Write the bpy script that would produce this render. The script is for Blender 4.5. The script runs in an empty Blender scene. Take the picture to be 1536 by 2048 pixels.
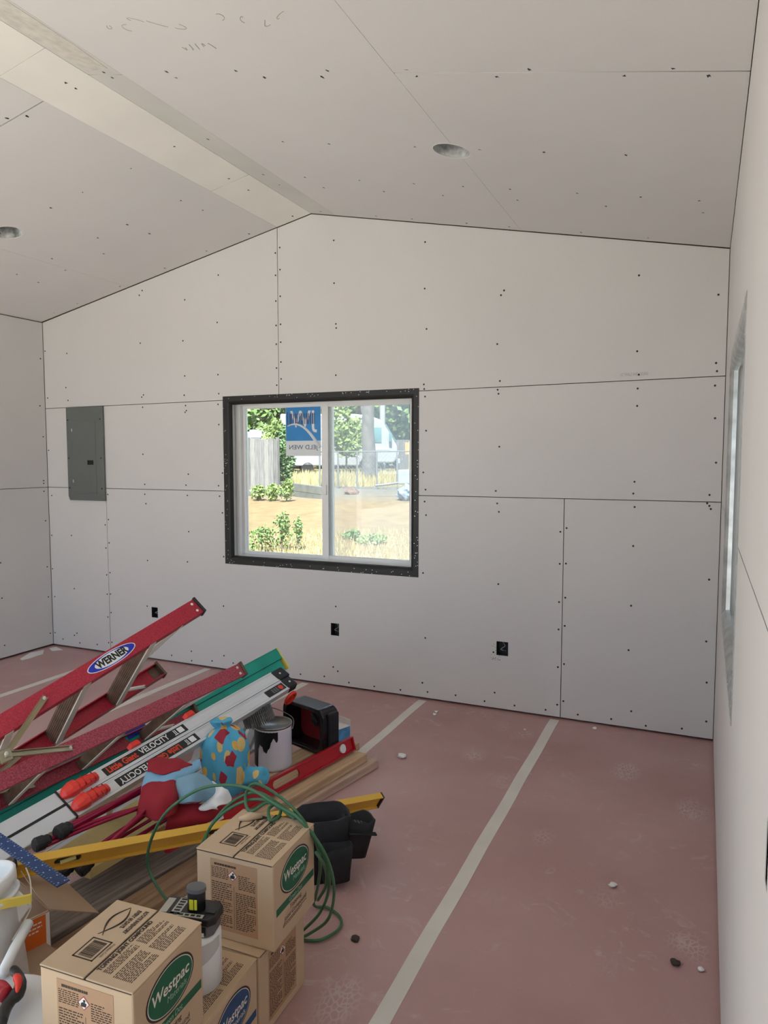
import bpy, bmesh, math, random
from mathutils import Vector, Matrix, noise
R_ = random.Random(7)
PI = math.pi
scn = bpy.context.scene
col = scn.collection
V = Vector

# ------------------------------------------------------------------ camera
YAW, PITCH, CH, FPX = .4211, .0742, 1.434, 1433.4
fw = V((-math.sin(YAW)*math.cos(PITCH), math.cos(YAW)*math.cos(PITCH), -math.sin(PITCH)))
rt = V((math.cos(YAW), math.sin(YAW), 0))
up = rt.cross(fw)
cd = bpy.data.cameras.new('camera'); cam = bpy.data.objects.new('camera', cd); col.objects.link(cam)
cd.sensor_fit = 'VERTICAL'; cd.sensor_height = 36; cd.lens = FPX/2048*36; cd.clip_start = .01; cd.clip_end = 500
mw = Matrix((rt, up, -fw)).transposed().to_4x4(); mw.translation = V((0, 0, CH)); cam.matrix_world = mw
scn.camera = cam

# ------------------------------------------------------------------ light
scn.view_settings.view_transform = 'Standard'
scn.view_settings.look = 'None'
scn.view_settings.gamma = 1.0
scn.view_settings.use_curve_mapping = False
scn.view_settings.exposure = 0.06
w = bpy.data.worlds.new('sky'); scn.world = w; w.use_nodes = True
w.node_tree.nodes['Background'].inputs[0].default_value = (.58, .77, 1.0, 1)
w.node_tree.nodes['Background'].inputs[1].default_value = 2.1
sd = bpy.data.lights.new('sun', 'SUN'); sun = bpy.data.objects.new('sun', sd); col.objects.link(sun)
sd.energy = 16.0; sd.angle = .02; sd.color = (1, .975, .92)
sun.rotation_euler = V((.22, -.56, .80)).to_track_quat('Z', 'Y').to_euler()
scn.cycles.max_bounces = 9; scn.cycles.diffuse_bounces = 6; scn.cycles.transparent_max_bounces = 16
scn.cycles.sample_clamp_indirect = 6
scn.cycles.use_denoising = True

# ------------------------------------------------------------------ helpers
def at(x, y, z):
    r = fw + rt*((x-768)/FPX) - up*((y-1024)/FPX)
    return V((0, 0, CH)) + r*((z-CH)/r.z)
def aty(x, y, yy):
    r = fw + rt*((x-768)/FPX) - up*((y-1024)/FPX)
    return V((0, 0, CH)) + r*(yy/r.y)

MATS = {}
def mat(name, c, rough=.6, metal=0, var=.08, scale=6., bump=0., bscale=60., spec=.5, c2=None, stretch=None, detail=4, trans=0):
    if name in MATS: return MATS[name]
    m = bpy.data.materials.new(name); m.use_nodes = True; nt = m.node_tree; N = nt.nodes; L = nt.links
    b = N['Principled BSDF']; b.inputs['Roughness'].default_value = rough; b.inputs['Metallic'].default_value = metal
    b.inputs['Specular IOR Level'].default_value = spec
    if trans: b.inputs['Transmission Weight'].default_value = trans
    tc = N.new('ShaderNodeTexCoord'); mp = N.new('ShaderNodeMapping'); L.new(tc.outputs['Object'], mp.inputs[0])
    if stretch: mp.inputs['Scale'].default_value = stretch
    n = N.new('ShaderNodeTexNoise'); n.inputs['Scale'].default_value = scale; n.inputs['Detail'].default_value = detail
    L.new(mp.outputs[0], n.inputs['Vector'])
    mx = N.new('ShaderNodeMix'); mx.data_type = 'RGBA'
    a = [max(0, x*(1-var)) for x in c]; d = list(c2) if c2 else [min(1, x*(1+var)) for x in c]
    mx.inputs[6].default_value = (*a, 1); mx.inputs[7].default_value = (*d, 1)
    cr = N.new('ShaderNodeValToRGB'); cr.color_ramp.elements[0].position = .3; cr.color_ramp.elements[1].position = .7
    L.new(n.outputs[0], cr.inputs[0]); L.new(cr.outputs[0], mx.inputs[0]); L.new(mx.outputs[2], b.inputs['Base Color'])
    if bump:
        n2 = N.new('ShaderNodeTexNoise'); n2.inputs['Scale'].default_value = bscale; L.new(mp.outputs[0], n2.inputs['Vector'])
        bp = N.new('ShaderNodeBump'); bp.inputs['Strength'].default_value = bump; bp.inputs['Distance'].default_value = .004
        L.new(n2.outputs[0], bp.inputs['Height']); L.new(bp.outputs[0], b.inputs['Normal'])
    MATS[name] = m; return m

def I4(): return Matrix.Identity(4)
def frame(o, x, y, z):
    m = Matrix((V(x), V(y), V(z))).transposed().to_4x4(); m.translation = V(o); return m

class MB:
    def __init__(s): s.v = []; s.f = []
    def add(s, vs, fs):
        k = len(s.v); s.v += [tuple(p) for p in vs]; s.f += [tuple(i+k for i in q) for q in fs]; return s
    def box(s, x, y, z, F=None):
        vs = [V((a, b, c)) for a in x for b in y for c in z]
        if F: vs = [F @ p for p in vs]
        return s.add(vs, [(0,1,3,2),(4,6,7,5),(0,4,5,1),(2,3,7,6),(0,2,6,4),(1,5,7,3)])
    def prism(s, poly, z0, z1, F=None):
        n = len(poly); vs = [V((p[0], p[1], z0)) for p in poly]+[V((p[0], p[1], z1)) for p in poly]
        if F: vs = [F @ p for p in vs]
        return s.add(vs, [tuple(range(n-1, -1, -1)), tuple(range(n, 2*n))]+[(i, (i+1) % n, n+(i+1) % n, n+i) for i in range(n)])
    def tube(s, pts, r, seg=8, closed=False):
        pts = [V(p) for p in pts]; n = len(pts); rs = r if isinstance(r, (list, tuple)) else [r]*n
        vs = []; nrm = None
        for i, p in enumerate(pts):
            if closed: t = pts[(i+1) % n]-pts[i-1]
            else: t = pts[min(i+1, n-1)]-pts[max(i-1, 0)]
            t.normalize()
            if nrm is None: nrm = t.orthogonal().normalized()
            nrm = (nrm - t*nrm.dot(t)).normalized(); bn = t.cross(nrm)
            vs += [p+(nrm*math.cos(2*PI*k/seg)+bn*math.sin(2*PI*k/seg))*rs[i] for k in range(seg)]
        fs = []
        m = n if closed else n-1
        for i in range(m):
            j = (i+1) % n
            fs += [(i*seg+k, i*seg+(k+1) % seg, j*seg+(k+1) % seg, j*seg+k) for k in range(seg)]
        if not closed: fs += [tuple(range(seg-1, -1, -1)), tuple((n-1)*seg+k for k in range(seg))]
        return s.add(vs, fs)
    def lathe(s, prof, seg=24, F=None, sx=1, sy=1, cap=True):
        vs = []; n = len(prof)
        for r, z in prof:
            vs += [V((r*sx*math.cos(2*PI*k/seg), r*sy*math.sin(2*PI*k/seg), z)) for k in range(seg)]
        if F: vs = [F @ p for p in vs]
        fs = [(i*seg+k, i*seg+(k+1) % seg, (i+1)*seg+(k+1) % seg, (i+1)*seg+k) for i in range(n-1) for k in range(seg)]
        if cap and prof[0][0] > 1e-6: fs.append(tuple(range(seg-1, -1, -1)))
        if cap and prof[-1][0] > 1e-6: fs.append(tuple((n-1)*seg+k for k in range(seg)))
        return s.add(vs, fs)
    def mesh(s, name):
        me = bpy.data.meshes.new(name); me.from_pydata(s.v, [], s.f)
        bm = bmesh.new(); bm.from_mesh(me); bmesh.ops.remove_doubles(bm, verts=bm.verts, dist=1e-6)
        bmesh.ops.recalc_face_normals(bm, faces=bm.faces); bm.to_mesh(me); bm.free(); return me

def link(name, me, m, parent=None, smooth=False, bevel=0, off=None):
    o = bpy.data.objects.new(name, me); col.objects.link(o)
    if m and not me.materials: me.materials.append(m)
    if smooth:
        for p in me.polygons: p.use_smooth = True
    if bevel:
        b = o.modifiers.new('bevel', 'BEVEL'); b.width = bevel; b.segments = 2; b.limit_method = 'ANGLE'
    if parent:
        o.parent = parent
        if '_w' in parent: o.location = -V(parent['_w'])
    return o
def part(name, mb, m, parent=None, **k): return link(name, mb.mesh(name), m, parent, **k)
def tag(o, label, cat, group=None):
    o['label'] = label; o['category'] = cat
    if group: o['group'] = group
    return o
def struct(o): o['kind'] = 'structure'; return o
def stuff(o): o['kind'] = 'stuff'; return o
def thing(name, label, cat, loc=(0, 0, 0), rz=0, group=None, world=True):
    o = bpy.data.objects.new(name, None); col.objects.link(o); o.location = loc; o.rotation_euler = (0, 0, rz); o.empty_display_size = .05
    if world: o['_w'] = tuple(loc)          # its parts are given in room coordinates
    return tag(o, label, cat, group)
def curve_mesh(cu, name):
    o = bpy.data.objects.new('tmp', cu); col.objects.link(o)
    dg = bpy.context.evaluated_depsgraph_get(); me = bpy.data.meshes.new_from_object(o.evaluated_get(dg)); me.name = name
    bpy.data.objects.remove(o); bpy.data.curves.remove(cu); me.materials.clear(); return me
def plate(name, loops, th, F, m, parent=None, **k):
    cu = bpy.data.curves.new(name, 'CURVE'); cu.dimensions = '2D'; cu.fill_mode = 'BOTH'; cu.extrude = th/2
    for lp in loops:
        sp = cu.splines.new('POLY'); sp.points.add(len(lp)-1); sp.use_cyclic_u = True
        for q, p in zip(sp.points, lp): q.co = (p[0], p[1], 0, 1)
    me = curve_mesh(cu, name); me.transform(F @ Matrix.Translation((0, 0, th/2)))
    return link(name, me, m, parent, **k)
def text(name, s, F, size, m, parent=None, shear=0, bold=0, align='CENTER', width=None, spacing=1):
    cu = bpy.data.curves.new(name, 'FONT'); cu.body = s; cu.size = size; cu.shear = shear; cu.offset = bold; cu.align_x = align; cu.align_y = 'CENTER'
    cu.space_character = spacing; cu.resolution_u = 3
    me = curve_mesh(cu, name)
    if width:
        xs = [v.co.x for v in me.vertices]; k = width/(max(xs)-min(xs)); me.transform(Matrix.Diagonal((k, 1, 1, 1)))
    me.transform(F); return link(name, me, m, parent)
def ell(cx, cy, rx, ry, n=40): return [(cx+rx*math.cos(2*PI*k/n), cy+ry*math.sin(2*PI*k/n)) for k in range(n)]
def rect(a, b, c, d): return [(a, c), (b, c), (b, d), (a, d)]
def spline(pts, n=8):
    pts = [V(p) for p in pts]; out = []
    for i in range(len(pts)-1):
        p0 = pts[max(i-1, 0)]; p1 = pts[i]; p2 = pts[i+1]; p3 = pts[min(i+2, len(pts)-1)]
        for k in range(n):
            t = k/n
            out.append(.5*((2*p1)+(p2-p0)*t+(2*p0-5*p1+4*p2-p3)*t*t+(3*p1-p0-3*p2+p3)*t**3))
    out.append(pts[-1]); return out

# ------------------------------------------------------------------ materials
def drywall_mat():
    m = bpy.data.materials.new('drywall_paper'); m.use_nodes = True; nt = m.node_tree; N = nt.nodes; L = nt.links; b = N['Principled BSDF']
    b.inputs['Roughness'].default_value = .75; b.inputs['Specular IOR Level'].default_value = .3
    tc = N.new('ShaderNodeTexCoord'); n = N.new('ShaderNodeTexNoise'); n.inputs['Scale'].default_value = 2.2; n.inputs['Detail'].default_value = 6
    n3 = N.new('ShaderNodeTexNoise'); n3.inputs['Scale'].default_value = 350
    L.new(tc.outputs['Object'], n.inputs['Vector']); L.new(tc.outputs['Object'], n3.inputs['Vector'])
    mx = N.new('ShaderNodeMix'); mx.data_type = 'RGBA'; mx.inputs[6].default_value = (.68, .66, .65, 1); mx.inputs[7].default_value = (.745, .725, .715, 1)
    L.new(n.outputs[0], mx.inputs[0])
    mx2 = N.new('ShaderNodeMix'); mx2.data_type = 'RGBA'; mx2.blend_type = 'MULTIPLY'; mx2.inputs[0].default_value = .12
    L.new(mx.outputs[2], mx2.inputs[6]); L.new(n3.outputs[1], mx2.inputs[7]); L.new(mx2.outputs[2], b.inputs['Base Color'])
    return m
M_dry = drywall_mat()
def floor_mat():
    m = bpy.data.materials.new('rosin_paper'); m.use_nodes = True; nt = m.node_tree; N = nt.nodes; L = nt.links; b = N['Principled BSDF']
    b.inputs['Roughness'].default_value = .42; b.inputs['Specular IOR Level'].default_value = .6
    tc = N.new('ShaderNodeTexCoord')
    def nz(sc, det=5, dist=0, vec=None, rough=.5):
        n = N.new('ShaderNodeTexNoise'); n.inputs['Scale'].default_value = sc; n.inputs['Detail'].default_value = det; n.inputs['Distortion'].default_value = dist
        n.inputs['Roughness'].default_value = rough
        L.new(vec or tc.outputs['Object'], n.inputs['Vector']); return n.outputs[0]
    def ramp(x, a, c):
        r = N.new('ShaderNodeValToRGB'); r.color_ramp.elements[0].position = a; r.color_ramp.elements[1].position = c; L.new(x, r.inputs[0]); return r.outputs[0]
    def mul(a, c):
        k = N.new('ShaderNodeMath'); k.operation = 'MULTIPLY'; L.new(a, k.inputs[0])
        if isinstance(c, (int, float)): k.inputs[1].default_value = c
        else: L.new(c, k.inputs[1])
        return k.outputs[0]
    base = N.new('ShaderNodeMix'); base.data_type = 'RGBA'; base.inputs[6].default_value = (.43, .245, .235, 1); base.inputs[7].default_value = (.52, .325, .31, 1)
    L.new(ramp(nz(1.3), .35, .65), base.inputs[0])
    # dusty boot prints: blotches broken up by tread bars
    vo = N.new('ShaderNodeTexVoronoi'); vo.inputs['Scale'].default_value = 4.6; vo.inputs['Randomness'].default_value = 1
    mp = N.new('ShaderNodeMapping'); mp.inputs['Scale'].default_value = (1, .62, 1); mp.inputs['Rotation'].default_value = (0, 0, .5)
    L.new(tc.outputs['Object'], mp.inputs[0]); L.new(mp.outputs[0], vo.inputs['Vector'])
    blob = N.new('ShaderNodeMapRange'); blob.inputs[1].default_value = .17; blob.inputs[2].default_value = .36; blob.inputs[3].default_value = 1; blob.inputs[4].default_value = 0
    L.new(vo.outputs['Distance'], blob.inputs[0])
    vo2 = N.new('ShaderNodeTexVoronoi'); vo2.inputs['Scale'].default_value = 66; vo2.feature = 'DISTANCE_TO_EDGE'
    L.new(mp.outputs[0], vo2.inputs['Vector'])
    bars = N.new('ShaderNodeMapRange'); bars.inputs[1].default_value = .03; bars.inputs[2].default_value = .15; bars.inputs[3].default_value = 1; bars.inputs[4].default_value = .0
    L.new(vo2.outputs['Distance'], bars.inputs[0])
    prints = mul(mul(blob.outputs[0], bars.outputs[0]), ramp(nz(2.1, 2), .47, .66))
    smear = mul(ramp(nz(9, 8, 1.5, rough=.7), .56, .78), ramp(nz(1.7, 3), .42, .62))
    specks = ramp(nz(70, 2), .74, .80)
    add = N.new('ShaderNodeMath'); add.operation = 'ADD'; add.use_clamp = True; L.new(mul(prints, .6), add.inputs[0]); L.new(mul(smear, .6), add.inputs[1])
    add2 = N.new('ShaderNodeMath'); add2.operation = 'ADD'; add2.use_clamp = True; L.new(add.outputs[0], add2.inputs[0]); L.new(mul(specks, .3), add2.inputs[1])
    mx = N.new('ShaderNodeMix'); mx.data_type = 'RGBA'; mx.inputs[7].default_value = (.74, .66, .64, 1)
    L.new(add2.outputs[0], mx.inputs[0]); L.new(base.outputs[2], mx.inputs[6]); L.new(mx.outputs[2], b.inputs['Base Color'])
    bp = N.new('ShaderNodeBump'); bp.inputs['Strength'].default_value = .25; bp.inputs['Distance'].default_value = .01; L.new(nz(5, 3), bp.inputs['Height']); L.new(bp.outputs[0], b.inputs['Normal'])
    return m
M_floor = floor_mat()
M_dark = mat('wall_cavity', (.03, .028, .025), .9)
M_core = mat('framing_wood', (.30, .21, .13), .8)
M_screw = mat('screw_head', (.012, .012, .012), .5)
M_tape = mat('seam_tape', (.72, .69, .64), .6, var=.05)
M_white = mat('white_vinyl', (.80, .80, .80), .35, var=.02)
M_reveal = mat('reveal_board', (.74, .74, .73), .6, var=.03)
M_backlitbead = mat('backlit_corner_bead', (.011, .0105, .010), .5, var=.2)  # same bead as the galvanised one, its backlit darkness put into the colour
M_galv = mat('galvanised_bead', (.52, .54, .54), .38, .85, var=.25, scale=14)
M_staple = mat('staple_steel', (.75, .75, .72), .3, .8)
M_panel = mat('panel_grey_paint', (.135, .145, .14), .5, var=.05)
M_blackp = mat('black_plastic', (.012, .012, .013), .4, var=.2)
M_rubber = mat('black_rubber', (.015, .015, .016), .65, var=.25)
M_card = mat('cardboard', (.57, .415, .275), .8, var=.06, scale=5)
M_cardin = mat('cardboard_inside', (.40, .275, .18), .85, var=.06)
M_cardpanel = mat('cardboard_printed_panel', (.46, .28, .165), .8, var=.05)
M_ink = mat('brown_black_ink', (.045, .03, .022), .7)
M_inkb = mat('black_ink', (.012, .012, .012), .6)
M_green = mat('logo_green', (.01, .115, .055), .6, var=.12)
M_blue = mat('logo_blue', (.02, .075, .19), .6, var=.2, scale=40)
M_pale = mat('logo_pale', (.78, .74, .66), .7)
M_palegreen = mat('logo_pale_green', (.35, .55, .42), .7)
M_paper = mat('white_paper', (.82, .81, .80), .6, var=.03)
M_red = mat('fibreglass_red', (.42, .008, .030), .4, var=.2, scale=180, detail=8, c2=(.50, .03, .06))
M_reddark = mat('fibreglass_red_worn', (.33, .010, .03), .5, var=.3, scale=220, detail=8, c2=(.54, .10, .14))
M_teal = mat('fibreglass_green', (.006, .36, .27), .4, var=.15)
M_alum = mat('aluminium', (.72, .735, .76), .36, .35, var=.06, stretch=(1, 1, 1))
M_alumw = mat('hinge_plate_white', (.66, .68, .71), .4, .35, var=.05)
M_step = mat('ladder_step', (.13, .08, .052), .6, .1, var=.3, scale=30)
M_lip = mat('ladder_step_lip', (.72, .69, .61), .6, .0, var=.12)
M_brass = mat('spreader_brass', (.42, .36, .23), .38, .7, var=.15)
M_knob = mat('knob_red', (.75, .035, .02), .35, var=.08)
M_wood = mat('fresh_lumber', (.52, .335, .185), .7, var=.15, scale=7, c2=(.66, .47, .29), stretch=(9, .6, 9))
M_woodp = mat('pink_lumber', (.50, .33, .25), .7, var=.15, scale=7, c2=(.62, .46, .36), stretch=(9, .6, 9))
M_woodg = mat('weathered_lumber', (.235, .185, .15), .85, var=.3, scale=9, c2=(.37, .31, .265), stretch=(10, .5, 10))
M_woodb = mat('brown_lumber', (.30, .165, .085), .75, var=.25, scale=6, c2=(.43, .28, .17), stretch=(8, .6, 8))
M_yellow = mat('level_yellow', (.78, .46, .06), .4, var=.05)
M_redlev = mat('level_red', (.48, .01, .02), .35, var=.08)
M_tube = mat('chair_tube_red', (.30, .006, .045), .22, .35, var=.1)
M_fblue = mat('chair_fabric_blue', (.21, .42, .60), .8, var=.06)
M_fred = mat('chair_fabric_red', (.30, .008, .02), .8, var=.15)
M_cord = mat('cord_green', (.045, .16, .075), .45, var=.15)
M_black = mat('black_nylon', (.010, .010, .013), .7, var=.4, scale=30)
M_gloss = mat('black_gloss', (.008, .008, .01), .15)
M_casered = mat('case_red', (.20, .005, .012), .6, var=.15)
M_steel = mat('nail_steel', (.26, .25, .235), .35, .9, var=.2)
M_bblue = mat('square_blue', (.008, .045, .17), .4, var=.2, scale=50)
M_bucket = mat('white_hdpe', (.82, .83, .84), .35, var=.02)
M_grey = mat('battery_grey', (.12, .12, .125), .5)
M_orange = mat('label_orange', (.72, .15, .02), .55)
M_yelplastic = mat('yellow_plastic', (.82, .66, .12), .4)
M_palyel = mat('pale_yellow_plastic', (.80, .74, .30), .45)
M_bluebox = mat('carton_blue', (.09, .33, .62), .5, var=.35, scale=22)
M_foam = mat('yellow_foam', (.62, .50, .22), .9, var=.15)
M_can = mat('can_white', (.74, .72, .80), .35, var=.03)
M_canblk = mat('black_paint', (.006, .006, .007), .35)

# ------------------------------------------------------------------ the room
D, XR, XL = 3.9195, .0775, -4.5461
XM, ZS, ZR, YB = -2.24, 2.449, 2.925, -.75
K = (ZR-ZS)/(XR-XM)
def zc(x): return ZR-K*abs(x-XM)
TB = .0125
FB = frame((0, D+TB, 0), (1, 0, 0), (0, 0, 1), (0, -1, 0))       # back wall drawing plane (x, z)
WX0, WX1, WZ0, WZ1 = -2.888, -1.565, .766, 1.81                  # window opening, back wall
VY0, VY1, VZ0, VZ1 = 1.955, 3.165, .81, 1.797                    # window opening, right wall

floor = struct(part('floor', MB().box((XL-.2, XR+.2), (YB-.1, D+.2), (-.25, 0)), M_floor))
part('floor_bounce_strip', MB().box((XL, XR), (YB, .8), (-.001, .002)), mat('floor_bounce_pale', (.67, .635, .56), .85, var=.08, scale=2), floor)  # unseen pale strip, added to bounce sunlight up to the ceiling
for i, x in enumerate((-.716, -1.495, -2.30, -3.07, -3.86)):
    n = 24; vs = []; fs = []
    for k in range(n+1):
        y = .81+(D-.02-.81)*k/n; dx = .0015*math.sin(k*1.3+i)
        for s in (-.025, .025): vs.append((x+dx+s, y, .0012))
        for s in (-.025, .025): vs.append((x+dx+s, y, .0002))
    for k in range(n):
        a = 4*k; fs += [(a, a+1, a+5, a+4), (a+2, a+6, a+7, a+3), (a, a+4, a+6, a+2), (a+1, a+3, a+7, a+5)]
    part('tape_strip', MB().add(vs, fs), M_tape, floor)

g = .002
# back wall: hollow framing behind, drywall sheets in front
out = [(XL, -.05), (XR, -.05), (XR, ZS), (XM, ZR), (XL, ZS)]
wb = struct(plate('wall_back', [[(XL-.15, -.25), (XR+.15, -.25), (XR+.15, ZS+.2), (XM, ZR+.25), (XL-.15, ZS+.2)], rect(WX0-.012, WX1+.012, WZ0-.012, WZ1+.012)], .09, frame((0, D+.15, 0), (1, 0, 0), (0, 0, 1), (0, -1, 0)), M_core))
OUT = [(-3.568, -3.512, .308, .382), (-2.122, -2.064, .326, .404), (-1.055, -.987, .320, .400)]
xa, xb, xc = -3.965, -.69, -2.487
zt1, zt2 = 1.219, 1.828
sheets = [
 [rect(XL+.0012, xa-g, .012, zt1-g)],
 [[(xa+g, .012), (xb-g, .012), (xb-g, zt1-g), (WX1, zt1-g), (WX1, WZ0), (WX0, WZ0), (WX0, zt1-g), (xa+g, zt1-g)]]+[rect(*o) for o in OUT],
 [rect(xb+g, XR-.003, .012, zt1-g)],
 [[(XL+.0012, zt1+g), (WX0, zt1+g), (WX0, WZ1-.0), (WX0, zt2-.012), (XL+.0012, zt2-.02)]],
 [[(WX1, zt1+g), (XR-.003, zt1+g), (XR-.003, zt2+.008), (WX1, zt2-.004)]],
 [[(XL+.0012, zt2-.02+2*g), (WX0, zt2-.012+2*g), (WX0, WZ1), (xc-g, WZ1), (xc-g, zc(xc)-.004), (XL+.0012, ZS-.004)]],
 [[(xc+g, WZ1), (WX1, WZ1), (WX1, zt2-.004+2*g), (XR-.003, zt2+.008+2*g), (XR-.003, ZS-.004), (XM, ZR-.004), (xc+g, zc(xc)-.004)]]]
for s in sheets: plate('drywall_sheet', s, TB, FB, M_dry, wb)
# screw heads: too small to pick apart one by one
rs = random.Random(3)
def screws(name, pts, F, parent, r=.0058):
    mb = MB()
    for (a, b) in pts: mb.prism([(a+r*math.cos(k*PI/3), b+r*math.sin(k*PI/3)) for k in range(6)], TB-.002, TB+.0007, F)
    return stuff(part(name, mb, M_screw, parent))
pts = []
for x in (-4.52, -4.32, -3.604, -3.229, -2.945, -2.08, -1.495, -1.06, -.33, .035):
    z = .1
    while z < zc(x)-.05:
        inwin = WX0-.03 < x < WX1+.03 and WZ0-.04 < z < WZ1+.04
        inpan = -4.34 < x < -3.94 and 1.12 < z < 1.82
        if not inwin and not inpan:
            pts.append((x+rs.uniform(-.012, .012), z))
            if rs.random() < .13: pts.append((x+rs.uniform(-.03, .03), z+rs.uniform(.01, .03)))
        z += rs.uniform(.2, .42)
for x in (xa, xb):
    z = .08
    while z < zt1-.03:
        pts += [(x-.018, z), (x+.015, z+rs.uniform(0, .05))]; z += rs.uniform(.12, .25)
z = 1.9
while z < zc(xc)-.05: pts += [(xc-.015, z), (xc+.018, z+rs.uniform(0, .04))]; z += rs.uniform(.07, .17)
for zz in (zt1, zt2):
    for x in (-4.32, -3.604, -3.229, -2.96, -1.495, -1.06, -.33, .03): pts += [(x, zz-.035), (x+rs.uniform(-.01, .01), zz+.035)]
for k in range(26):
    x = XL+.1+k*.175; pts.append((x, rs.uniform(.03, .06)))
screws('screws', pts, FB, wb)
# faint print on the paper
text('sheet_print', '1/2" WALLS AND CEILING', frame((-.35, D-.0004, 1.866), (1, 0, 0), (0, 0, 1), (0, -1, 0)), .022, mat('faint_print', (.36, .34, .34), .8), wb, width=.135)
# left wall
wl = struct(part('wall_left', MB().box((XL-.15, XL-.06), (YB-.1, D+.15), (-.25, ZS+.24)), M_core))
FL = frame((XL-TB, 0, 0), (0, 1, 0), (0, 0, 1), (1, 0, 0))
for a, b, c, e in ((YB, 1.5, .012, zt1), (1.5, D-.002, .012, zt1), (YB, 2.9-2.44, zt1, ZS-.004), (2.9-2.44, D-.002, zt1, ZS-.004)):
    plate('drywall_sheet', [rect(a+g, b-g, c+g, e-g)], TB, FL, M_dry, wl)
pts = []
for y in (3.88, 3.5, 3.09, 2.69, 2.28, 1.88, 1.5, 1.1):
    z = .1
    while z < ZS-.05: pts.append((y+rs.uniform(-.012, .012), z)); z += rs.uniform(.2, .4)
    pts += [(y, zt1-.03), (y, zt1+.03)]
screws('screws', pts, FL, wl)
# right wall
wr = struct(plate('wall_right', [rect(YB-.1, D+.15, -.25, ZS+.24), rect(VY0-.012, VY1+.012, VZ0-.012, VZ1+.012)], .09, frame((XR+.06, 0, 0), (0, 1, 0), (0, 0, 1), (1, 0, 0)), M_core))
FR = frame((XR, 0, 0), (0, 1, 0), (0, 0, 1), (1, 0, 0))
plate('drywall_sheet', [[(.55, .012), (D-.002, .012), (D-.002, zt1-g), (VY1, zt1-g), (VY1, VZ0), (VY0, VZ0), (VY0, zt1-g), (.55, zt1-g)], rect(.885, .915, .945, 1.02)], TB, FR, M_dry, wr)
plate('drywall_sheet', [[(VY1, zt1+g), (D-.002, zt1+g), (D-.002, ZS-.004), (YB, ZS-.004), (YB, zt1+g), (VY0, zt1+g), (VY0, VZ1), (VY1, VZ1)]], TB, FR, M_dry, wr)
plate('drywall_sheet', [rect(YB, .55-g*2, .012, zt1-g)], TB, FR, M_dry, wr)
# front wall behind the viewer: its unseen wide opening is added to let daylight in
wf = struct(plate('wall_front', [[(XL-.15, -.25), (XR+.15, -.25), (XR+.15, ZS+.2), (XM, ZR+.25), (XL-.15, ZS+.2)], rect(-4.35, -.9, -.01, 2.2)], .15, frame((0, YB, 0), (1, 0, 0), (0, 0, 1), (0, -1, 0)), M_dry))
# ceiling: roof deck plus drywall sheets on both slopes
roof = MB()
for s in (-1, 1):
    a = XM; b = XM+s*(XR-XM+.55); zb = zc(b)
    roof.add([(a, YB-.2, ZR+.2), (b, YB-.2, zb+.2), (b, D+.6, zb+.2), (a, D+.6, ZR+.2), (a, YB-.2, ZR+.4), (b, YB-.2, zb+.4), (b, D+.6, zb+.4), (a, D+.6, ZR+.4)],
             [(0, 1, 2, 3), (4, 7, 6, 5), (0, 4, 5, 1), (1, 5, 6, 2), (2, 6, 7, 3)])
ceil = struct(part('ceiling', roof, M_dark))
sl = math.hypot(1, K)
FCR = frame((XM, 0, ZR), V((1, 0, -K))/sl, (0, 1, 0), V((K, 0, 1))/sl)
FCL = frame((XM, 0, ZR), V((-1, 0, -K))/sl, (0, 1, 0), V((-K, 0, 1))/sl)
u1, u2, uE = .172*sl, 1.295*sl, (XR-XM)*sl-.002
hole = ell(1.272*sl, 2.822, .078, .078, 32)
CY = 2.185
gs_, gb = .0006, .003
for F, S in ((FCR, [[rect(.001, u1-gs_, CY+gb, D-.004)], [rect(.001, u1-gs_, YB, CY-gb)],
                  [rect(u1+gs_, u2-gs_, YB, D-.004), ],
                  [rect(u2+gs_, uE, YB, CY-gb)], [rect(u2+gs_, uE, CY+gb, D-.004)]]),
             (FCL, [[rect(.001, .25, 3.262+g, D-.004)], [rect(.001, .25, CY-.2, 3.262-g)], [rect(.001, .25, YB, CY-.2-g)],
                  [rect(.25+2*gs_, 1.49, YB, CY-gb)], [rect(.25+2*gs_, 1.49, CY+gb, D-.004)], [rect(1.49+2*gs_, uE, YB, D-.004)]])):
    for s in S:
        a0 = min(p[0] for p in s[0]); a1 = max(p[0] for p in s[0]); b0 = min(p[1] for p in s[0]); b1 = max(p[1] for p in s[0])
        # the recessed light openings are cut through whichever sheets they fall on
        hu, hv, hr = 1.272*sl, 2.822, .078
        if b0 < hv < b1 and a0 < hu+hr and a1 > hu-hr:
            if a0 < hu-hr and a1 > hu+hr: s = s+[hole]
            else:
                if a0 < hu-hr:      # sheet edge a1 crosses the hole
                    h = math.sqrt(max(0, hr*hr-(a1-hu)**2)); th0 = math.atan2(h, a1-hu)
                    arc = [(hu+hr*math.cos(t), hv+hr*math.sin(t)) for t in [th0+(2*PI-2*th0)*k/24 for k in range(25)]]
                    s = [[(a0, b0), (a1, b0)]+arc[::-1]+[(a1, b1), (a0, b1)]]
                else:
                    h = math.sqrt(max(0, hr*hr-(a0-hu)**2)); th0 = math.atan2(h, a0-hu)
                    arc = [(hu+hr*math.cos(t), hv+hr*math.sin(t)) for t in [-th0+2*th0*k/24 for k in range(25)]]
                    s = [[(a0, b0), (a1, b0), (a1, b1), (a0, b1)]+arc[::-1]]
        mm = M_dry if a0 > .01 else (mat('drywall_ridge_darker', (.60, .585, .555), .75, var=.05, scale=3) if F is FCR else mat('drywall_ridge_paler', (.80, .775, .73), .75, var=.04, scale=3))  # ridge strips: darker tone on the right slope, paler on the left
        plate('drywall_sheet', s, TB, F, mm, ceil)
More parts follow.
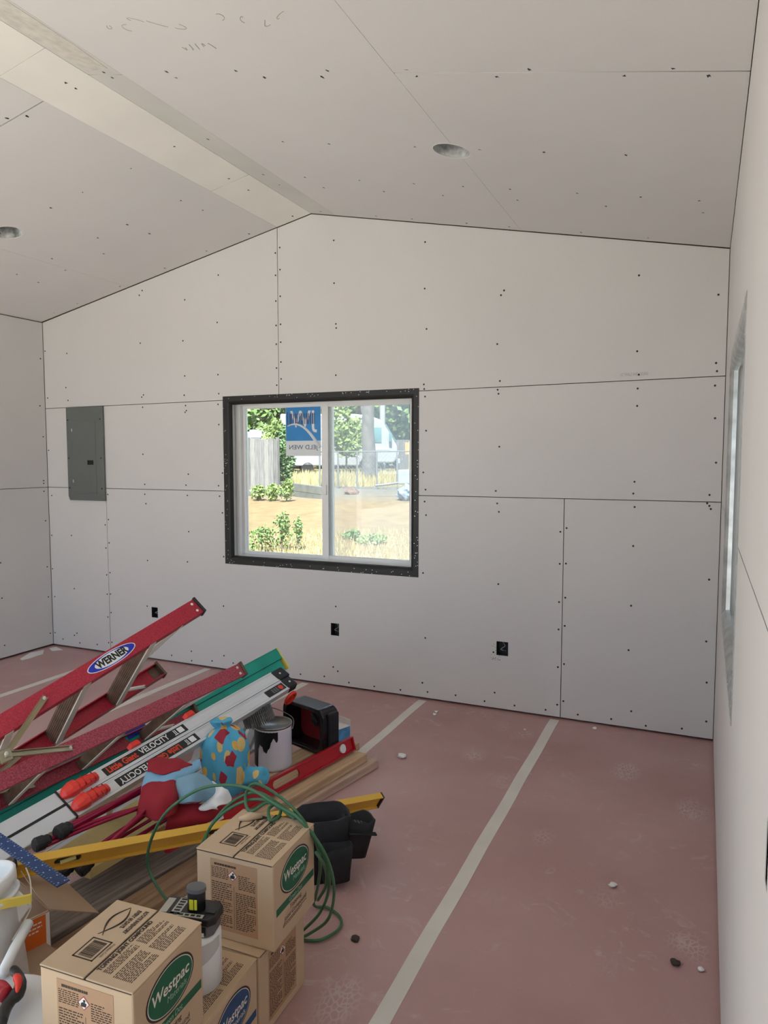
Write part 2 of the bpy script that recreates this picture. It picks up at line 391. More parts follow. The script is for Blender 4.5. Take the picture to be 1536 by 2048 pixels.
def ceil_screws(F, rows, name):
    mb = MB(); r = .0055
    for y in rows:
        u = .1
        while u < uE-.05:
            mb.prism([(u+r*math.cos(k*PI/3), y+rs.uniform(-.006, .006)+r*math.sin(k*PI/3)) for k in range(6)], -.0007, .002, F)
            u += rs.uniform(.22, .42)
    return stuff(part(name, mb, M_screw, ceil))
ceil_screws(FCR, (3.86, 3.4, 3.25, 2.795, CY+.025, CY-.02, 1.6, 1.0), 'screws')
ceil_screws(FCL, (3.86, 3.4, 3.22, 2.795, CY+.025, CY-.02, 1.6, 1.0), 'screws')
# pencil scribbles on the ceiling sheets
mp_ = mat('pencil', (.30, .27, .23), .8)
sc = MB()
for k in range(9):
    u0, v0 = .42+.07*k+(k > 4)*.12, 1.86+.02*math.sin(k*2.1)
    sc.tube([FCR @ V((u0+.018*math.cos(t*1.1+k)+.006*t, v0+.02*math.sin(t*.9+k*1.7), -.0004)) for t in [q*.5 for q in range(8)]], .0008, 4)
for k in range(5):
    sc.tube([FCR @ V((.62+.03*k, 2.0+.02*math.sin(t+k), -.0004))+V((.004*t, 0, -.001*t)) for t in range(4)], .0008, 4)
stuff(part('pencil_marks', sc, mp_, ceil))
# dried joint compound smears along the ridge
part('compound_smear', MB().prism([(.02, 1.6), (.16, 1.62), (.165, 1.95), (.15, CY-.05), (.03, CY-.03), (.012, 1.9)], -.0012, 0, FCR), mat('joint_compound', (.60, .57, .52), .8, var=.12, scale=30), ceil)

# recessed light housings above the openings
def can_light(F, label):
    o = F @ V((1.272*sl, 2.822, 0)); t = thing('recessed_light_housing', label, 'light fixture', o, group='recessed light openings')
    Fo = F.copy(); Fo.translation = o
    m1 = mat('can_metal', (.62, .64, .62), .4, .2, var=.6, scale=25)
    part('can', MB().lathe([(.077, .004), (.077, .12), (.0755, .12), (.0755, .004)], 32, Fo, cap=False), m1, t, smooth=True)
    part('can_top', MB().lathe([(.0765, .115), (.0765, .121)], 32, Fo), mat('can_inside', (.5, .52, .5), .5, .2, var=.7, scale=30), t)
    part('lamp_socket', MB().lathe([(.022, .115), (.022, .07), (.015, .068)], 16, Fo @ Matrix.Translation((.02, 0, 0))), M_reveal, t)
    part('rim', MB().lathe([(.079, -.001), (.079, .002), (.0755, .002), (.0755, -.001), (.079, -.001)], 32, Fo, cap=False), M_reveal, t)
can_light(FCR, 'open round recessed light cut-out in the right ceiling slope')
can_light(FCL, 'open round recessed light cut-out in the left ceiling slope')

# ------------------------------------------------------------------ windows
def make_window(name, F, W, H, split, bead, screen):
    root = bpy.data.objects.new(name, None); col.objects.link(root); struct(root); root.location = F.translation; root['_w'] = tuple(F.translation)
    prof = [(.033, -.0018), (0, -.0018), (-.011, .004), (-.019, .013), (-.022, .028), (-.019, .028), (-.016, .015), (0, .0), (.033, 0)]
    def cor(i, p):
        return ((-p, -p), (W+p, -p), (W+p, H+p), (-p, H+p))[i]
    n = len(prof)
    for i in range(4):
        vs = []
        for p, q in prof:
            for k in (i, (i+1) % 4):
                c = cor(k, p); vs.append(F @ V((c[0], c[1], q)))
        part('corner_bead', MB().add(vs, [(2*a, 2*a+1, 2*((a+1) % n)+1, 2*((a+1) % n)) for a in range(n)]+[tuple(range(0, 2*n, 2)), tuple(range(1, 2*n, 2))]), bead, root)
    st = MB(); r2 = random.Random(5)
    for i in range(4):
        Ln = (W, H, W, H)[i]
        for k in range(int(Ln*26)):
            t = r2.uniform(0, Ln); q = r2.uniform(.004, .03)
            c = ((t, -q), (W+q, t), (t, H+q), (-q, t))[i]
            st.box((c[0]-.0022, c[0]+.0022), (c[1]-.0015, c[1]+.0015), (-.0026, -.0017), F)
    stuff(part('staples', st, M_staple, root))
    d0, d1 = .012, .085
    for (a, b, c, e) in ((-.012, 0, -.012, H+.012), (W, W+.012, -.012, H+.012), (0, W, -.012, 0), (0, W, H, H+.012)):
        part('reveal_board', MB().box((a, b), (c, e), (d0, d1), F), M_reveal, root)
    def ring(x0, x1, y0, y1, t, z0, z1, tt=None):
        tt = tt or t; m = MB()
        m.box((x0, x0+t), (y0, y1), (z0, z1), F); m.box((x1-t, x1), (y0, y1), (z0, z1), F)
        m.box((x0+t, x1-t), (y0, y0+tt), (z0, z1), F); m.box((x0+t, x1-t), (y1-tt, y1), (z0, z1), F); return m
    part('frame', ring(.0, W, .0, H, .04, .085, .15, .022), M_white, root, bevel=.003)
    s1 = part('sash', ring(.04, split+.035, .022, H-.022, .022, .115, .14), M_white, root, bevel=.002)
    s2 = part('sash', ring(split-.03, W-.012, .008, H-.008, .048, .09, .113, .042), M_white, root, bevel=.002)
    glass = bpy.data.materials.get('window_glass')
    if not glass:
        glass = bpy.data.materials.new('window_glass'); glass.use_nodes = True; nt = glass.node_tree; N = nt.nodes; L = nt.links
        N.remove(N['Principled BSDF']); tr = N.new('ShaderNodeBsdfTransparent'); tr.inputs[0].default_value = (.95, .97, .96, 1)
        gl = N.new('ShaderNodeBsdfGlossy'); gl.inputs['Roughness'].default_value = .02; fr = N.new('ShaderNodeFresnel'); fr.inputs[0].default_value = 1.45
        mx = N.new('ShaderNodeMixShader'); L.new(fr.outputs[0], mx.inputs[0]); L.new(tr.outputs[0], mx.inputs[1]); L.new(gl.outputs[0], mx.inputs[2])
        L.new(mx.outputs[0], N['Material Output'].inputs[0])
        scm = bpy.data.materials.new('insect_screen'); scm.use_nodes = True; nt = scm.node_tree; N = nt.nodes; L = nt.links
        N.remove(N['Principled BSDF']); tr = N.new('ShaderNodeBsdfTransparent'); df = N.new('ShaderNodeBsdfDiffuse'); df.inputs[0].default_value = (.55, .57, .58, 1)
        tl = N.new('ShaderNodeBsdfTranslucent'); tl.inputs[0].default_value = (.75, .77, .78, 1); ad = N.new('ShaderNodeMixShader'); ad.inputs[0].default_value = .6
        L.new(df.outputs[0], ad.inputs[1]); L.new(tl.outputs[0], ad.inputs[2])
        nn = N.new('ShaderNodeTexNoise'); nn.inputs['Scale'].default_value = 7; tcn = N.new('ShaderNodeTexCoord'); L.new(tcn.outputs['Object'], nn.inputs['Vector'])
        mr = N.new('ShaderNodeMapRange'); mr.inputs[3].default_value = .12; mr.inputs[4].default_value = .32; L.new(nn.outputs[0], mr.inputs[0])
        mx = N.new('ShaderNodeMixShader'); L.new(mr.outputs[0], mx.inputs[0]); L.new(tr.outputs[0], mx.inputs[1]); L.new(ad.outputs[0], mx.inputs[2])
        L.new(mx.outputs[0], N['Material Output'].inputs[0])
    part('pane', MB().box((.06, split+.02), (.04, H-.04), (.126, .13), F), glass, s1)
    part('pane', MB().box((split+.01, W-.05), (.045, H-.045), (.100, .104), F), glass, s2)
    if screen: part('insect_screen', MB().box((split+.02, W-.04), (.02, H-.02), (.144, .1445), F), bpy.data.materials['insect_screen'], root)
    part('latch', MB().box((split-.012, split+.006), (H*.42, H*.48), (.08, .09), F), M_white, root, bevel=.002)
    return root, s1
F1 = frame((WX0, D, WZ0), (1, 0, 0), (0, 0, 1), (0, 1, 0))
win1, sash1 = make_window('window_1', F1, WX1-WX0, WZ1-WZ0, .688, M_backlitbead, True)
F2 = frame((XR, VY1, VZ0), (0, -1, 0), (0, 0, 1), (1, 0, 0))
win2, sash2 = make_window('window_2', F2, VY1-VY0, VZ1-VZ0, .6, M_galv, False)
# maker's sticker on the outside of the left pane, lettering seen reversed from inside
st = thing('window_sticker', 'blue and white manufacturer sticker with reversed lettering on the left window pane', 'sticker', (-2.39, D+.124, 1.62))
FS = frame((-2.515, D+.124, 1.452), (1, 0, 0), (0, 0, 1), (0, -1, 0))
M_stb = mat('sticker_blue', (.03, .24, .58), .5, var=.1); M_stw = mat('sticker_white', (.72, .76, .78), .5, var=.02); M_stg = mat('sticker_navy', (.05, .07, .16), .5)
part('sheet', MB().box((0, .262), (0, .325), (0, .001), FS), M_stw, st)
part('blue_field', MB().box((.002, .26), (.098, .323), (.001, .0014), FS), M_stb, st)
def mir(x, y, z=.0018): return FS @ Matrix.Translation((x, y, z)) @ Matrix.Diagonal((-1, 1, 1, 1))
text('lettering', 'JELD WEN', mir(.13, .055), .04, M_stg, st, width=.215)
text('lettering', 'JW', mir(.13, .232), .15, M_stw, st, width=.20, bold=.002)
sw = [FS @ V((.255-.24*t, .165+.05*math.sin(t*PI*.8)-.05*(1-t)*(1-t)*2.2, .0016)) for t in [k/10 for k in range(11)]]
part('swoosh', MB().tube(sw, [.012-.008*k/10 for k in range(11)], 6), M_stw, st)
bc = MB()
for k in range(14): x = .03+.014*k; bc.box((x, x+(.006 if k % 3 else .010)), (.205, .275), (.0019, .0022), FS)
bc.box((.012, .019), (.195, .285), (.0019, .0022), FS)
part('bar_code', bc, M_stg, st)
text('lettering', 'ID', mir(.085, .205, .0024), .03, M_inkb, st)

# ------------------------------------------------------------------ wall fittings
pn = thing('breaker_panel', 'grey metal electrical breaker panel cover on the back wall', 'electrical panel', (-4.14, D, 1.128))
px0, px1, pz0, pz1 = -4.318, -3.962, 1.128, 1.81
FP = frame((px0, D, pz0), (1, 0, 0), (0, 0, 1), (0, -1, 0)); pw, ph = px1-px0, pz1-pz0
part('cover', MB().prism([(.014, 0), (pw, 0), (pw, ph), (0, ph), (0, .03)], .002, .02, FP), M_panel, pn, bevel=.003)
part('door', MB().box((.062, pw-.07), (.05, ph-.10), (.0195, .0225), FP), M_panel, pn, bevel=.0015)
part('latch', MB().box((.205, .262), (.262, .295), (.022, .0255), FP), M_gloss, pn, bevel=.001)
for z in (.13, .505): part('hinge', MB().box((.055, .059), (z, z+.022), (.02, .0245), FP), M_lip, pn)
for x in (.018, pw-.022):
    for z in (.09, .31, .59): part('screw', MB().lathe([(.0055, .02), (.0055, .0225), (.003, .0235)], 10, FP @ Matrix.Translation((x, z, 0))), M_inkb, pn)
for o, lb in zip(OUT, ('open electrical outlet cut-out behind the raised ladder rail', 'open electrical outlet cut-out below the window', 'open electrical outlet cut-out right of the window with spattered edge')):
    t = thing('outlet_box', lb, 'outlet', ((o[0]+o[1])/2, D, o[2]), group='open outlet boxes')
    m = MB(); a, b, c, e = o; y0, y1 = D+.001, D+.055
    m.box((a, b), (y1-.003, y1), (c, e)); m.box((a-.002, a+.0005), (y0, y1), (c, e)); m.box((b-.0005, b+.002), (y0, y1), (c, e)); m.box((a, b), (y0, y1), (c-.002, c+.0005)); m.box((a, b), (y0, y1), (e-.0005, e+.002))
    part('box', m, mat('outlet_box_plastic', (.02, .021, .024), .5), t)
    x = (a+b)/2
    part('cable', MB().tube(spline([(x-.012, D+.05, e-.012), (x+.008, D+.03, e-.03), (x-.014, D+.022, c+.03), (x+.012, D+.035, c+.02)], 6), .0022, 6), mat('cable_sheath', (.35, .35, .33), .5), t)
    part('cable', MB().tube(spline([(x+.014, D+.05, e-.015), (x-.006, D+.028, c+.04), (x+.016, D+.03, c+.012)], 6), .0018, 6), M_canblk, t)
    if o is OUT[2]:
        sp = MB(); q = random.Random(2)
        for k in range(34):
            sx, sz = q.uniform(a-.035, a+.02), q.choice([q.uniform(c-.03, c), q.uniform(c-.03, e)])
            if sx > a and c < sz < e: continue
            sp.box((sx, sx+.003), (D-.0006, D), (sz, sz+.003))
        stuff(part('spatter', sp, M_inkb, t))
t = thing('outlet_box', 'grey wall box cut-out in the right wall near the viewer', 'outlet', (XR, .9, .945), group='open outlet boxes')
m = MB(); m.box((XR+.05, XR+.053), (.885, .915), (.945, 1.02)); m.box((XR+.001, XR+.05), (.883, .885), (.945, 1.02)); m.box((XR+.001, XR+.05), (.915, .917), (.945, 1.02)); m.box((XR+.001, XR+.05), (.885, .915), (.943, .945)); m.box((XR+.001, XR+.05), (.885, .915), (1.02, 1.022))
part('box', m, mat('outlet_box_grey', (.2, .2, .2), .5), t)

# ------------------------------------------------------------------ red fibreglass step ladder
def beam_c(mb, F, u0, u1, s0, s1, z0, z1, fl, side, th=.005):
    # channel: web in plane (axis, z) at offset s(u); flanges fold inwards (-side)
    def q(u, ds, z): return F @ V((u, s0+(s1-s0)*(u-u0)/(u1-u0)+ds*-side, z))
    for (a, b, c, e) in ((0, th, z0, z1), (0, fl, z0, z0+th), (0, fl, z1-th, z1)):
        vs = [q(u, ds, z) for u in (u0, u1) for ds in (a, b) for z in (c, e)]
        mb.add(vs, [(0,1,3,2),(4,6,7,5),(0,4,5,1),(2,3,7,6),(0,2,6,4),(1,5,7,3)])
    return mb
LF = frame((-2.1876, 2.5292, .6382), (-.1467, -.9533, -.2639), (.6702, -.292, .6823), (-.7275, -.0767, .6818))
LR = frame((-2.054, 2.6465, .3843), (-.2128, -.9711, -.1084), (.774, -.2352, .5879), (-.5964, .0412, .8017))
ld = thing('step_ladder', 'red fibreglass step ladder lying half open on its side on the tool pile', 'ladder', (-2.4, 1.2, .1))
def hw(u, h0, k): return h0-k*u
Wf, Wr = -.072, -.058
rails = []
for side in (1, -1):
    rails.append(part('front_rail', beam_c(MB(), LF, 0, 1.66, side*.281, side*(.281-.0487*1.66), Wf, 0, .032, side), M_red, ld, bevel=.0012))
    rr = part('rear_rail', beam_c(MB(), LR, 0, 1.70, side*.244, side*(.244-.0391*1.70), Wr, 0, .03, side), M_reddark, ld, bevel=.0012)
    for F, h0, Wd in ((LF, .281, Wf), (LR, .244, Wr)):
        s = side*(h0+.002)
        ft = MB().box((-.012, .0), sorted((s+.004*side, s-.036*side)), (Wd-.004, .004), F)
        ft.box((-.012, .045), sorted((s-.007*side, s-.011*side)), (Wd+.008, -.008), F)
        part('foot', ft, M_rubber if F is LF and side == 1 else M_step, ld, bevel=.001)
        for zz in (.25, .75): part('rivet', MB().lathe([(.006, 0), (.006, .002), (.003, .0035)], 10, F @ Matrix.Translation((.02, side*h0, Wd*zz)) @ Matrix.Rotation(-side*PI/2, 4, 'X')), M_lip, ld)
for k in range(5):
    u = .282+.305*k; h = .281-.0487*u-.006
    stp = part('step', MB().box((u-.004, u+.002), (-h, h), (Wf+.004, -.004), LF), M_step, ld)
    rb = MB()
    for q in range(6): z = Wf+.012+.009*q; rb.box((u+.002, u+.0035), (-h, h), (z, z+.003), LF)
    part('tread_ribs', rb, M_step, stp)
    part('lip', MB().box((u-.028, u+.003), (-h, h), (Wf-.002, Wf+.003), LF), M_lip, stp)
for k in range(5):
    u = .299+.305*k; h = .244-.0391*u-.006
    b = part('cross_bar', MB().box((u-.003, u+.002), (-h, h), (Wr+.006, -.012), LR), M_step, ld)
    part('lip', MB().box((u-.018, u+.003), (-h, h), (Wr, Wr+.004), LR), M_lip, b)
for side in (1, -1):
    a = LF @ V((.275, side*.12, Wf+.004)); b = LF @ V((.11, side*.262, Wf+.006))
    part('knee_brace', MB().tube([a, a.lerp(b, .5), b], .008, 6), M_lip, ld)
    a = LR @ V((.29, side*.10, Wr+.004)); b = LR @ V((.13, side*.226, Wr+.006))
    part('knee_brace', MB().tube([a, a.lerp(b, .5), b], .007, 6), M_lip, ld)
# spreader bars on the upper side, with their locking hinge
def bar(mb, a, b, nrm, wd, th):
    ax = (b-a).normalized(); sd = nrm.cross(ax).normalized(); n2 = ax.cross(sd); L_ = (b-a).length
    F = frame(a, ax, sd, n2); return mb.box((-.008, L_+.008), (-wd/2, wd/2), (0, th), F).box((-.008, L_+.008), (wd/2-.002, wd/2), (0, th+.006), F).box((-.008, L_+.008), (-wd/2, -wd/2+.002), (0, th+.006), F)
sN = V((.72, -.265, .64)).normalized()
pf = LF @ V((.731, .281-.0487*.731, Wf/2))+sN*.004; pr = LR @ V((.804, .244-.0391*.804, Wr/2))+sN*.004
ph_ = aty(8, 1512, 1.50)+sN*.0
ph_ = V((-2.045, 1.57, .475)); 
ph_ = aty(10, 1512, 1.535)
part('spreader_bar', bar(MB(), pf, ph_, sN, .020, .003), M_brass, ld)
part('spreader_bar', bar(MB(), ph_+sN*.006, pr, sN, .020, .003), M_brass, ld)
ax = (pr-pf).normalized()
part('spreader_hinge', MB().prism([(-.022, -.02), (.018, -.024), (.026, .016), (-.01, .026)], -.003, .012, frame(ph_, ax, sN.cross(ax), sN)), M_brass, ld, bevel=.002)
for q in (pf, pr, ph_+sN*.012): part('rivet', MB().lathe([(.007, 0), (.007, .005), (.004, .007)], 12, frame(q+sN*.003, ax, sN.cross(ax), sN)), M_lip, ld)
pf2 = LF @ V((.731, -(.281-.0487*.731)+.02, Wf/2)); pr2 = LR @ V((.804, -(.244-.0391*.804)+.02, Wr/2)); ph2 = pr2+(ph_-pr)*.95
part('spreader_bar', bar(MB(), pf2, ph2, sN, .018, .003), M_brass, ld)
part('spreader_bar', bar(MB(), ph2, pr2, sN, .018, .003), M_brass, ld)
part('top_cap', MB().box((1.62, 1.80), (-.235, .235), (-.12, .06), LF), M_red, ld, bevel=.012)
# logo on the upper front rail
u0 = .443; FW = LF @ frame((u0, .281-.0487*u0+.0006, Wf/2), V((-1, .0487, 0)).normalized(), (0, 0, 1), V((.0487, 1, 0)).normalized())
m_lb = mat('logo_oval_blue', (.012, .03, .45), .5, var=.05)
lw, lh = .108, .029
lgb = part('logo_border', MB().prism(ell(0, 0, lw, lh, 48), 0, .0006, FW), M_paper, ld)
part('logo_field', MB().prism(ell(0, 0, lw-.004, lh-.003, 48), .0006, .0009, FW), m_lb, lgb)
part('logo_panel', MB().prism(ell(0, 0, lw*.70, lh*.80, 48), .0009, .0012, FW), M_paper, lgb)
text('logo_lettering', 'WERNER', FW @ Matrix.Translation((0, 0, .0016)), .040, M_inkb, lgb, width=.138, bold=.0018)

# ------------------------------------------------------------------ green fibreglass ladder, folded, under the red one
G0, G1 = V((-2.162, 3.35, .378)), V((-2.396, 1.8, .17))
ga = (G1-G0).normalized(); gs = (V((.80, -.1, .6))-ga*V((.80, -.1, .6)).dot(ga)).normalized(); gn = gs.cross(ga) 
if gn.x < 0: gn = -gn
GF = frame(G0, ga, gs, gn); gw = .066
gl = thing('step_ladder', 'folded green fibreglass step ladder lying beneath the red one', 'ladder', (-2.3, 2.3, 0))
for j in range(2):
    for side in (1, -1):
        s0 = 0 if side == 1 else -.36; s1 = -.02 if side == 1 else -.30
        part('rail', beam_c(MB(), GF, 0 if j == 0 else .02, 1.80, s0-.004*j, s1-.004*j, j*gw+.001, (j+1)*gw-.001, .03, side), M_teal, gl, bevel=.0012)
        e = MB().box((-.008, 0), sorted((s0+.002*side, s0-.03*side)), (j*gw, (j+1)*gw), GF)
        part('foot', e, M_yelplastic if side == 1 else M_rubber, gl)
    for k in range(5):
        u = .28+.305*k; part('step', MB().box((u-.02, u+.003), (-.32, -.028), (j*gw+.004, j*gw+.05), GF), M_lip, gl)
FGt = GF @ frame((.95, -.0095, gw*.5), (-1, 0, 0), (0, 0, -1), (0, 1, 0))
part('warning_label', MB().box((-.07, .03), (-.02, .02), (0, .0006), FGt), m_lb, gl)
part('warning_label', MB().box((.035, .12), (-.02, .02), (0, .0006), FGt), M_paper, gl)

# ------------------------------------------------------------------ aluminium articulated ladder
H0 = V((-1.949, 1.668, .326)); la = V((.139, .983, .118)).normalized(); ls = V((.466, -.17, .868)); ls = (ls-la*ls.dot(la)).normalized(); ln = la.cross(ls)
if ln.x < 0: ln = -ln
AF = frame(H0, la, ls, ln); aw = .0624; AL = 1.088; AW = .35
al = thing('articulated_ladder', 'folded aluminium articulated ladder with red hinge locks and black feet', 'ladder', (-1.95, 2.2, 0))
for j in range(2):
    z0, z1 = j*aw+.001, (j+1)*aw-.002
    for side in (0, 1):
        b = 0 if side == 0 else -AW
        sg = -1 if side == 0 else 1
        m = MB().box((0, AL), sorted((b, b+sg*.026)), (z0+.006, z1-.006), AF).box((0, AL), sorted((b-sg*.0012, b+sg*.028)), (z0, z0+.006), AF).box((0, AL), sorted((b-sg*.0012, b+sg*.028)), (z1-.006, z1), AF)
        m.box((0, AL), sorted((b-sg*.001, b+sg*.004)), (z0+.010, z0+.0125), AF).box((0, AL), sorted((b-sg*.001, b+sg*.004)), (z1-.0125, z1-.010), AF)
        part('rail', m, M_alum, al, bevel=.0008)
        fz = part('foot', MB().box((AL-.005, AL+.072-.014*j), sorted((b-sg*.003, b+sg*.034)), (z0-.001, z1+.001), AF), M_rubber, al, bevel=.007)
        if side == 0: part('foot_bolt', MB().lathe([(.005, 0), (.005, .002), (.002, .003)], 8, AF @ Matrix.Translation((AL+.03, .003, (z0+z1)/2)) @ Matrix.Rotation(-PI/2, 4, 'X')), M_lip, fz)
        # hinge housing beyond the seam
        part('hinge_arm', MB().box((-.34, -.004), sorted((b+sg*.001, b+sg*.03)), (z0+.001, z1-.001), AF), M_alumw, al, bevel=.003)
        part('hinge_gasket', MB().box((-.005, .001), sorted((b-sg*.002, b+sg*.03)), (z0-.001, z1+.001), AF), M_inkb, al)
        if side == 0:
            Fk = AF @ Matrix.Translation((.02, .001, (z0+z1)/2))
            kn = MB()
            def loft(sec):
                vs = []; fs = []
                for u, h_, w2 in sec: vs += [Fk @ V((u, 0, -w2)), Fk @ V((u, h_*.75, -w2)), Fk @ V((u, h_, -w2*.45)), Fk @ V((u, h_, w2*.45)), Fk @ V((u, h_*.75, w2)), Fk @ V((u, 0, w2))]
                nn = len(sec)
                for i in range(nn-1): fs += [(6*i+k, 6*i+(k+1) % 6, 6*i+6+(k+1) % 6, 6*i+6+k) for k in range(6)]
                fs += [tuple(range(6)), tuple(6*(nn-1)+k for k in range(6))]; kn.add(vs, fs)
            loft([(-.022, .006, .008), (-.012, .022, .019), (.012, .034, .024), (.03, .036, .024), (.04, .027, .021)])
            loft([(.038, .027, .020), (.055, .030, .020), (.085, .027, .018), (.115, .020, .014), (.118, .006, .012)])
            kb = part('lock_knob', kn, M_knob, al, bevel=.003)
            gr = MB()
            for q in range(3): gr.box((.058+.02*q, .0595+.02*q), (.0, .0305-.003*q), (-.0195+.001*q, .0195-.001*q), Fk)
            part('grip_ridge', gr, mat('knob_red_dark', (.42, .012, .01), .4), kb)
    if j == 0: part('hinge_gap', MB().box((-.34, -.004), (-.02, .0012), (aw-.0045, aw+.0035), AF), M_inkb, al)
    for k in range(4):
        u = .16+.27*k
        part('rung', MB().box((u-.015, u+.015), (-AW+.004, -.026), (z0+.012, z1-.012), AF), M_alum, al, bevel=.003)
# printed labels on the two upper rails
def lgf(u, j, flip=False):
    if flip: return AF @ frame((u, .0022, (j+.5)*aw), (-1, 0, 0), (0, 0, 1), (0, 1, 0)) 
    return AF @ frame((u, .0022, (j+.5)*aw), (1, 0, 0), (0, 0, -1), (0, 1, 0))
M_lgr = mat('label_red_ink', (.70, .05, .015), .5)
for j, (ua, ub), fl in ((0, (.168, .545), False), (1, (.176, .552), True)):
    lbl = part('label', MB().box((ua, ub), (.0, .0018), (j*aw+.0128, (j+1)*aw-.0138), AF), M_inkb, al)
    uc = (ua+ub)/2
    d = -1 if fl else 1
    if not fl:
        text('label_lettering', 'Little Giant', lgf(ua+.076, 0), .037, M_lgr, lbl, width=.128, bold=.0012)
        text('label_lettering', 'VELOCITY', lgf(ua+.222, 0), .036, M_paper, lbl, width=.135, bold=.0006)
    else:
        text('label_lettering', 'VELOCITY', lgf(ua+.078, 1, True), .036, M_paper, lbl, width=.135, bold=.0006)
        text('label_lettering', 'Little Giant', lgf(ua+.225, 1, True), .037, M_lgr, lbl, width=.128, bold=.0012)
    m = MB().box((ub-.040, ub-.014), (.0018, .0022), (j*aw+.018, (j+1)*aw-.019), AF)
    part('label_patch', m, M_paper, lbl)
    m = MB()
    for q in range(2): m.box((ub-.058+.007*q, ub-.055+.007*q), (.0018, .0022), (j*aw+.018, (j+1)*aw-.019), AF)
    m.box((ub-.062, ub-.044), (.0018, .0022), ((j+1)*aw-.022, (j+1)*aw-.019), AF)
    part('label_icon', m, M_paper, lbl)
part('label', MB().box((.962, 1.078), (.0, .0018), (aw+.0128, 2*aw-.0138), AF), M_inkb, al)
part('label_dot', MB().prism(ell(1.055, 1.5*aw, .013, .013, 20), .0, .0023, AF @ frame((0, 0, 0), (1, 0, 0), (0, 0, 1), (0, 1, 0))), M_knob, al)
m = MB()
for q in range(3): m.box((.998+.014*q, 1.008+.014*q), (.0018, .0022), (aw*1.5-.012, aw*1.5+.012), AF)
part('label_icon', m, M_grey, al)
# red tip wheel at the foot and red J-lock tabs
part('wheel', MB().tube([AF @ V((AL+.015+.03*math.cos(t), -.055+.03*math.sin(t), aw*2+.012)) for t in [2*PI*k/20 for k in range(20)]], .008, 8, True).box((AL-.012, AL+.042), (-.059, -.051), (aw*2+.008, aw*2+.016), AF).box((AL+.011, AL+.019), (-.082, -.028), (aw*2+.008, aw*2+.016), AF), M_knob, al)
for u in (.60, .33): part('lock_tab', MB().prism([(u-.03, 0), (u-.02, .018), (u+.015, .02), (u+.03, 0)], -.02, .002, AF @ Matrix.Translation((0, -.006, 0))), M_knob, al, bevel=.003)

# ------------------------------------------------------------------ lumber
def board(label, m, p_end, heading, length, wd, th, z, roll=0):
    # p_end: far right corner of the top face
    hx, hy = math.sin(heading), math.cos(heading)
    o = thing('lumber_board', label, 'board', (p_end[0]-hx*length/2, p_end[1]-hy*length/2, z), -heading, group='loose framing lumber', world=False)
    b = MB().box((-wd, 0), (-length/2, length/2), (0, th))
    q = part('plank', b, m, o, bevel=.004); o['_pl'] = 0; del o['_pl']
    return o
HD = .165
def bend(x, y, z): p = at(x, y, z); return (p.x, p.y)
board('pinkish fresh board lying on the floor under the yellow level', M_woodp, bend(757, 1520, .038), .20, .84, .089, .038, .0005)
board('knotty brown board on the floor left of the upper carton', M_woodb, (-1.48, 2.05), .135, 1.2, .11, .038, .0005)
board('broad weathered grey board lying at the left of the lumber', M_woodg, (-1.525, 2.50), .165, 1.85, .20, .036, .002)
board('fresh board beside the pinkish one with a worn end', M_wood, (-1.385, 2.905), .175, .85, .10, .038, .0385)
board('fresh board under the red level, second of the top layer', M_wood, (-1.475, 3.01), .175, .95, .086, .038, .0385)
board('longest fresh board, topmost in the photo beside the blue carton', M_wood, (-1.567, 3.06), .175, 1.0, .089, .038, .0385)

# ------------------------------------------------------------------ levels
def level(name, label, m, a, b, hgt, wd, holes, capm, tilt=0):
    a, b = V(a), V(b); L_ = (b-a).length; ax = (b-a).normalized(); sd = V((0, 0, 1)).cross(ax).normalized(); z = ax.cross(sd)
    if tilt: 
        q = Matrix.Rotation(tilt, 3, ax); sd = q @ sd; z = q @ z
    F = frame(a, ax, sd, z); t = thing(name, label, 'level', (a+b)/2)
    fl = .005
    m_ = MB().box((0, L_), (-wd/2, wd/2), (-fl, 0), F).box((0, L_), (-wd/2, wd/2), (-hgt, -hgt+fl), F)
    part('flange', m_, m, t, bevel=.001)
    FWb = F @ frame((0, .004, -hgt/2), (1, 0, 0), (0, 0, 1), (0, -1, 0))
    loops = [rect(.002, L_-.002, -hgt/2+fl, hgt/2-fl)]
    for (u, hl) in holes:
        u = u if u > 0 else L_+u
        r = hgt*.27; n = 10
        loops.append([(u+hl/2-r+r*math.cos(x), r*math.sin(x)) for x in [-PI/2+PI*k/n for k in range(n+1)]]+[(u-hl/2+r+r*math.cos(x), r*math.sin(x)) for x in [PI/2+PI*k/n for k in range(n+1)]])
    part('web', None, None) if False else plate('web', loops, .008, FWb, m, t)
    for u0, u1_ in ((-.006, .0), (L_, L_+.006)): part('end_cap', MB().box((u0, u1_), (-wd/2, wd/2), (-hgt, 0), F), capm, t)
    return t, F, FWb, L_
ta, FA_, FAw, AL_ = level('spirit_level', 'long yellow I-beam spirit level resting across the pile', M_yellow, at(34, 1722, .335), at(764, 1590, .135), .06, .026, [(.14, .075), (.62, .085), (1.08, .075)], M_blackp, tilt=.5)
for u in (.14, .62, 1.08):
    vr = part('vial_ring', MB().box((u-.036, u+.036), (-.013, .013), (-.004, .006), FAw), M_blackp, ta, bevel=.003)
    part('vial', MB().tube([FAw @ V((u-.02, -.006, .008)), FAw @ V((u, .0, .008)), FAw @ V((u+.02, .006, .008))], .006, 8), M_palyel, vr)
tb, FB_, FBw, BL_ = level('spirit_level', 'long red I-beam spirit level lying on the fresh boards', M_redlev, at(330, 1668, .142), at(700, 1474, .145), .062, .028, [(.12, .06), (.60, .16), (-.07, .05)], M_redlev, tilt=-.3)
part('vial', MB().lathe([(.022, -.004), (.022, .01)], 20, FBw @ Matrix.Translation((.12, 0, 0))), mat('vial_tan', (.45, .38, .28), .3), tb)
